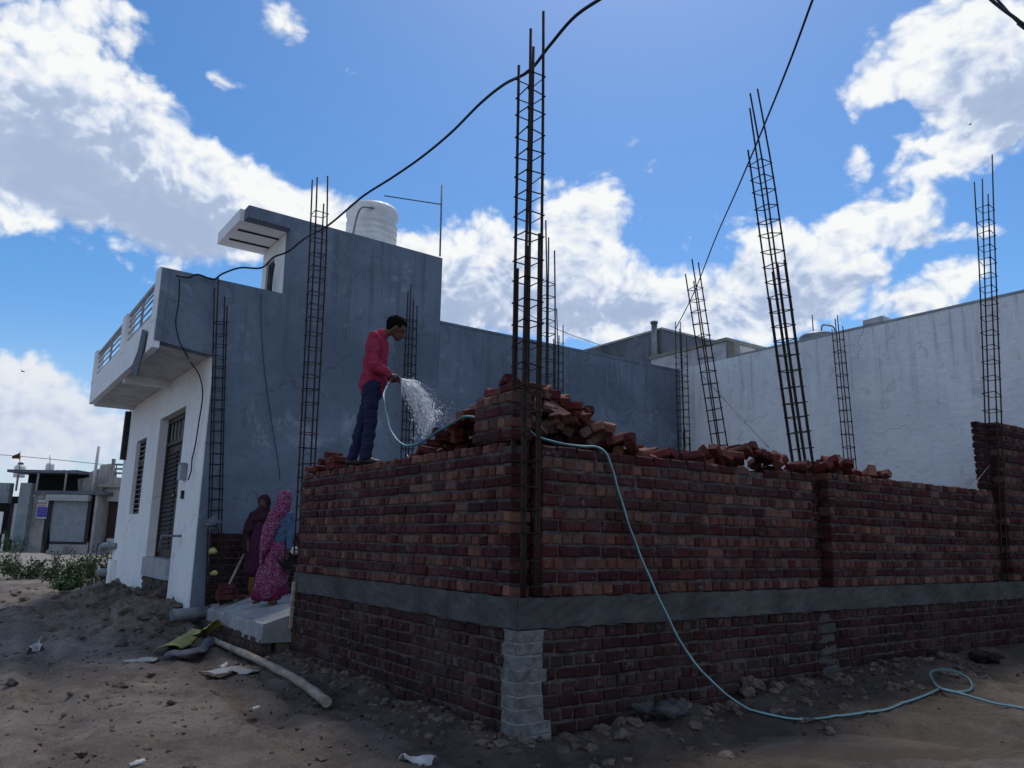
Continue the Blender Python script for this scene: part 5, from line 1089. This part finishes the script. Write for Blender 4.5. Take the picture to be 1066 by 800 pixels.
for (px, py0, py1, r, lab) in ((8, 484, 494, .32, 'white roof tank with dark cap at the far left'), (39.5, 482, 490, .28, 'small square white roof tank behind the shop shed')):
    t = BG('roof_tank', px, 48, lab, 'water tank'); a = t.pt(px, py1 + 3); b = t.pt(px, py0); bm = B(); h = b.z - a.z; lathe(bm, [(r * .95, 0), (r, .05), (r, h * .8), (r * .7, h)], (0, 0, a.z), 14 if px < 20 else 4); t.part('tank_body', bm, M['tank'])
    if px < 20: bm = B(); lathe(bm, [(.16, 0), (.16, .12), (.08, .16)], (0, 0, b.z), 10); t.part('lid', bm, M['lid'])
fl = BG('flag', 20, 47, 'small faded orange flag flying on a thin pole above the roofs', 'flag'); bm = B(); tube(bm, [fl.pt(20, 492), fl.pt(21, 470)], .025, 5); fl.part('pole', bm, M['steel'])
bm = B(); a, b, c = fl.pt(21, 470.5), fl.pt(20.6, 478), fl.pt(10, 477.5)
g = [[bm.verts.new(a.lerp(c, i / 6).lerp(b.lerp(c, i / 6), j / 3) + Vector((0, .08 * math.sin(i * 1.3 + j * .6), 0))) for j in range(4)] for i in range(6)]
for i in range(5):
    for j in range(3): bm.faces.new((g[i][j], g[i + 1][j], g[i + 1][j + 1], g[i][j + 1]))
bmesh.ops.solidify(bm, geom=bm.faces[:], thickness=.01); fl.part('cloth', bm, M['flag'])
an = BG('antenna', 52, 47, 'thin antenna rod on the shop roof', 'antenna'); bm = B(); tube(bm, [an.pt(52, 492), an.pt(52, 474)], .022, 5); tube(bm, [an.pt(51, 478), an.pt(53, 478)], .02, 5); an.part('rod', bm, M['steel'])
cable('street_wire', [dep(-20, 472, 50), dep(40, 477, 50), dep(110, 484, 50)], .02, M['steel'], 'pale wire strung across the sky above the far shop roofs', 'wire')

# weeds
def weed(px, py, D, rad, h, n, label):
    p = dep(px, py, D); z = gz1(p[0], p[1]); o = empty('weed_bush', (p[0], p[1], z), label, 'bush', 'green weeds by the far road'); bm = bmesh.new(); sb = bmesh.new()
    for i in range(max(8, n // 60)):
        a, r = random.uniform(0, 6.28), rad * random.random() ** .5 * .9; hh = h * 1.3 * random.uniform(.45, 1.0) * (1 - .45 * (r / rad) ** 2)
        b0 = Vector((r * math.cos(a) * .8, r * math.sin(a) * .5, -.03)); b1 = Vector((r * math.cos(a) + random.uniform(-.1, .1), r * math.sin(a) * .6, hh)); tube(sb, [b0, b0.lerp(b1, .5) + Vector((random.uniform(-.04, .04), 0, .02)), b1], [.008, .006, .003], 4)
        for k in range(60):
            t = random.uniform(.12, 1.05); c = b0.lerp(b1, t) + Vector((random.gauss(0, .07), random.gauss(0, .07), random.gauss(0, .05))); s = random.uniform(.025, .065)
            q = Euler((random.uniform(-1.2, 1.2), random.uniform(-1.2, 1.2), random.uniform(0, 6.3))).to_matrix()
            vs = [bm.verts.new(c + q @ Vector(v)) for v in ((-s, 0, 0), (0, -s * .45, s * .12), (s, 0, -s * .1), (0, s * .45, s * .12))]; bm.faces.new(vs)
    obj('foliage', bm, M['leaf'], o, world=False); obj('stems', sb, M['stem'], o, world=False)
for (px, py, D, r, h, n, lab) in ((108, 612, 21, .62, 1.0, 1500, 'densest green weed bush beside the drain pipes of the white house'), (88, 606, 24, .5, .7, 900, 'green weed bush just left of the densest one'), (60, 604, 23, .75, .72, 1300, 'broad green weed bush in front of the far shop step'), (28, 603, 23, .7, .6, 1000, 'low green weeds in front of the poster wall'),
                                  (4, 600, 25, .6, .6, 800, 'low green weeds at the left picture edge'), (8, 574, 42, .9, .95, 1000, 'weeds against the grey blue wall across the road'), (72, 615, 19, .5, .30, 1000, 'sparse creeping weeds on the mud in front of the road')):
    weed(px, py, D, r, h, n, lab)
# birds
def bird(px, py, D, s, label):
    p = V(dep(px, py, D)); bm = bmesh.new(); r, u = Vector(HR), EZ
    tube(bm, [p - r * s * .5, p, p + r * s * .5], [s * .05, s * .14, s * .04], 6)
    for k in (-1, 1):
        f = Vector(HF) * k; a = [p + r * s * .2, p - r * s * .15, p + f * s * .8 + u * s * .25 - r * s * .2]; prism(bm, a, u * .02)
    setp(obj('bird', bm, M['bird']), label, 'bird')
bird(24, 387, 60, .32, 'tiny dark bird before the low left cloud'); bird(1010, 130, 60, .28, 'tiny dark bird below the top right cloud')
# stones, clods
def lump(bm, c, r, seed, sub=2):
    s = ico(bm, sub, Matrix.Identity(4)); q = Euler((random.random() * 6, random.random() * 6, random.random() * 6)).to_matrix(); sx = (random.uniform(.7, 1.3), random.uniform(.6, 1.2), random.uniform(.45, .8))
    for v in s:
        nz = 1.3 * math.sin(v.co.x * 3.1 + seed) * math.sin(v.co.y * 2.7 + seed * 1.7) * math.sin(v.co.z * 3.3 + seed * .6) + random.uniform(-.45, .45)
        d = q @ Vector((v.co.x * sx[0], v.co.y * sx[1], v.co.z)) * (1 + .35 * nz); v.co = Vector(c) + Vector((d.x, d.y, d.z * sx[2])) * r
bm = bmesh.new()
def scatter(n, f, rmin, rmax):
    P_ = np.array([f() for _ in range(n)]); Z_ = gz(P_[:, 0], P_[:, 1])
    for i in range(n):
        (x, y), z = P_[i], float(Z_[i]); r = rmin + (rmax - rmin) * random.random() ** 3.2; lump(bm, (x, y, z + r * .02), r, i * .37, 1 if r < .03 else 2)
scatter(2400, lambda: (random.uniform(-5, 0) - .05, random.uniform(-1.8, 8)), .004, .030)
scatter(300, lambda: (-abs(random.gauss(0, .28)) - .03, random.uniform(0, 4.9)), .012, .06)
scatter(420, lambda: (random.gauss(-1.2, .6), random.gauss(9.2, 1.9)), .015, .10)
scatter(160, lambda: (random.gauss(-2.6, .9), random.gauss(12.5, 2.5)), .015, .11)
scatter(520, lambda: (random.uniform(-.3, 6.5), -abs(random.gauss(0, .38)) - .04), .010, .07)
scatter(240, lambda: (random.uniform(-1.5, 5), random.uniform(-3, -.6)), .005, .022)
setp(obj('mud_clods', bm, M['clod'], None, False), 'mud clods and grit scattered over the ground', 'clods', kind='stuff')
bm = bmesh.new(); lay = bm.loops.layers.color.new('Col')
for i in range(420):
    x, y = (-abs(random.gauss(0, .5)) - .05, random.uniform(-.2, 5)) if i % 3 == 0 else ((random.uniform(0, 7), -abs(random.gauss(0, .5)) - .05) if i % 3 == 1 else (random.uniform(-4, .5), random.uniform(-1.5, 7)))
    r = random.uniform(.005, .022); n_ = len(bm.faces); obox(bm, (x, y, gz1(x, y) + r * .2), (r * random.uniform(1, 3), r * random.uniform(.8, 2), r), Euler((random.random(), random.random(), random.random() * 6)), 0, .3); bm.faces.ensure_lookup_table(); cc = random.choice(PAL_S + PAL_H) + (1,)
    for f in bm.faces[n_:]:
        for l in f.loops: l[lay] = cc
setp(obj('brick_chips', bm, M['brick']), 'small red brick chips strewn over the mud', 'brick chips', kind='stuff')
for (px, py, r, lab) in ((85, 787, .045, 'dark stone lying alone at the bottom left'), (178, 733, .04, 'dark lump of brick on the bare mud left of the bamboo end'), (73, 724, .03, 'small dark stone on the pale mud at the left'), (12, 713, .05, 'flat grey stone near the left picture edge'), (157, 704, .035, 'small stone below the cement splash')):
    p = gp(px, py); bm = bmesh.new(); lump(bm, p + Vector((0, 0, r * .4)), r, px, 3); setp(obj('stone', bm, M['stone'], None, True), lab, 'stone', 'stones on the mud')
for (px, py, r, lab) in ((690, 748, .17, 'blue grey lump of set cement on the mud right of the pier'), (778, 722, .13, 'brown earth lump against the right wall beside the hose'), (1030, 690, .12, 'broken reddish lump near the hose loop')):
    p = gp(px, py); bm = bmesh.new()
    for k in range(7): lump(bm, p + Vector((random.uniform(-1, 1) * r, random.uniform(-.6, .8) * r, random.uniform(.1, .7) * r)), r * random.uniform(.35, .75), k + px, 3)
    setp(obj('rubble_lump', bm, M['beam'] if 'blue' in lab else (M['clod'] if 'earth' in lab else M['brick']), None, True), lab, 'lump')
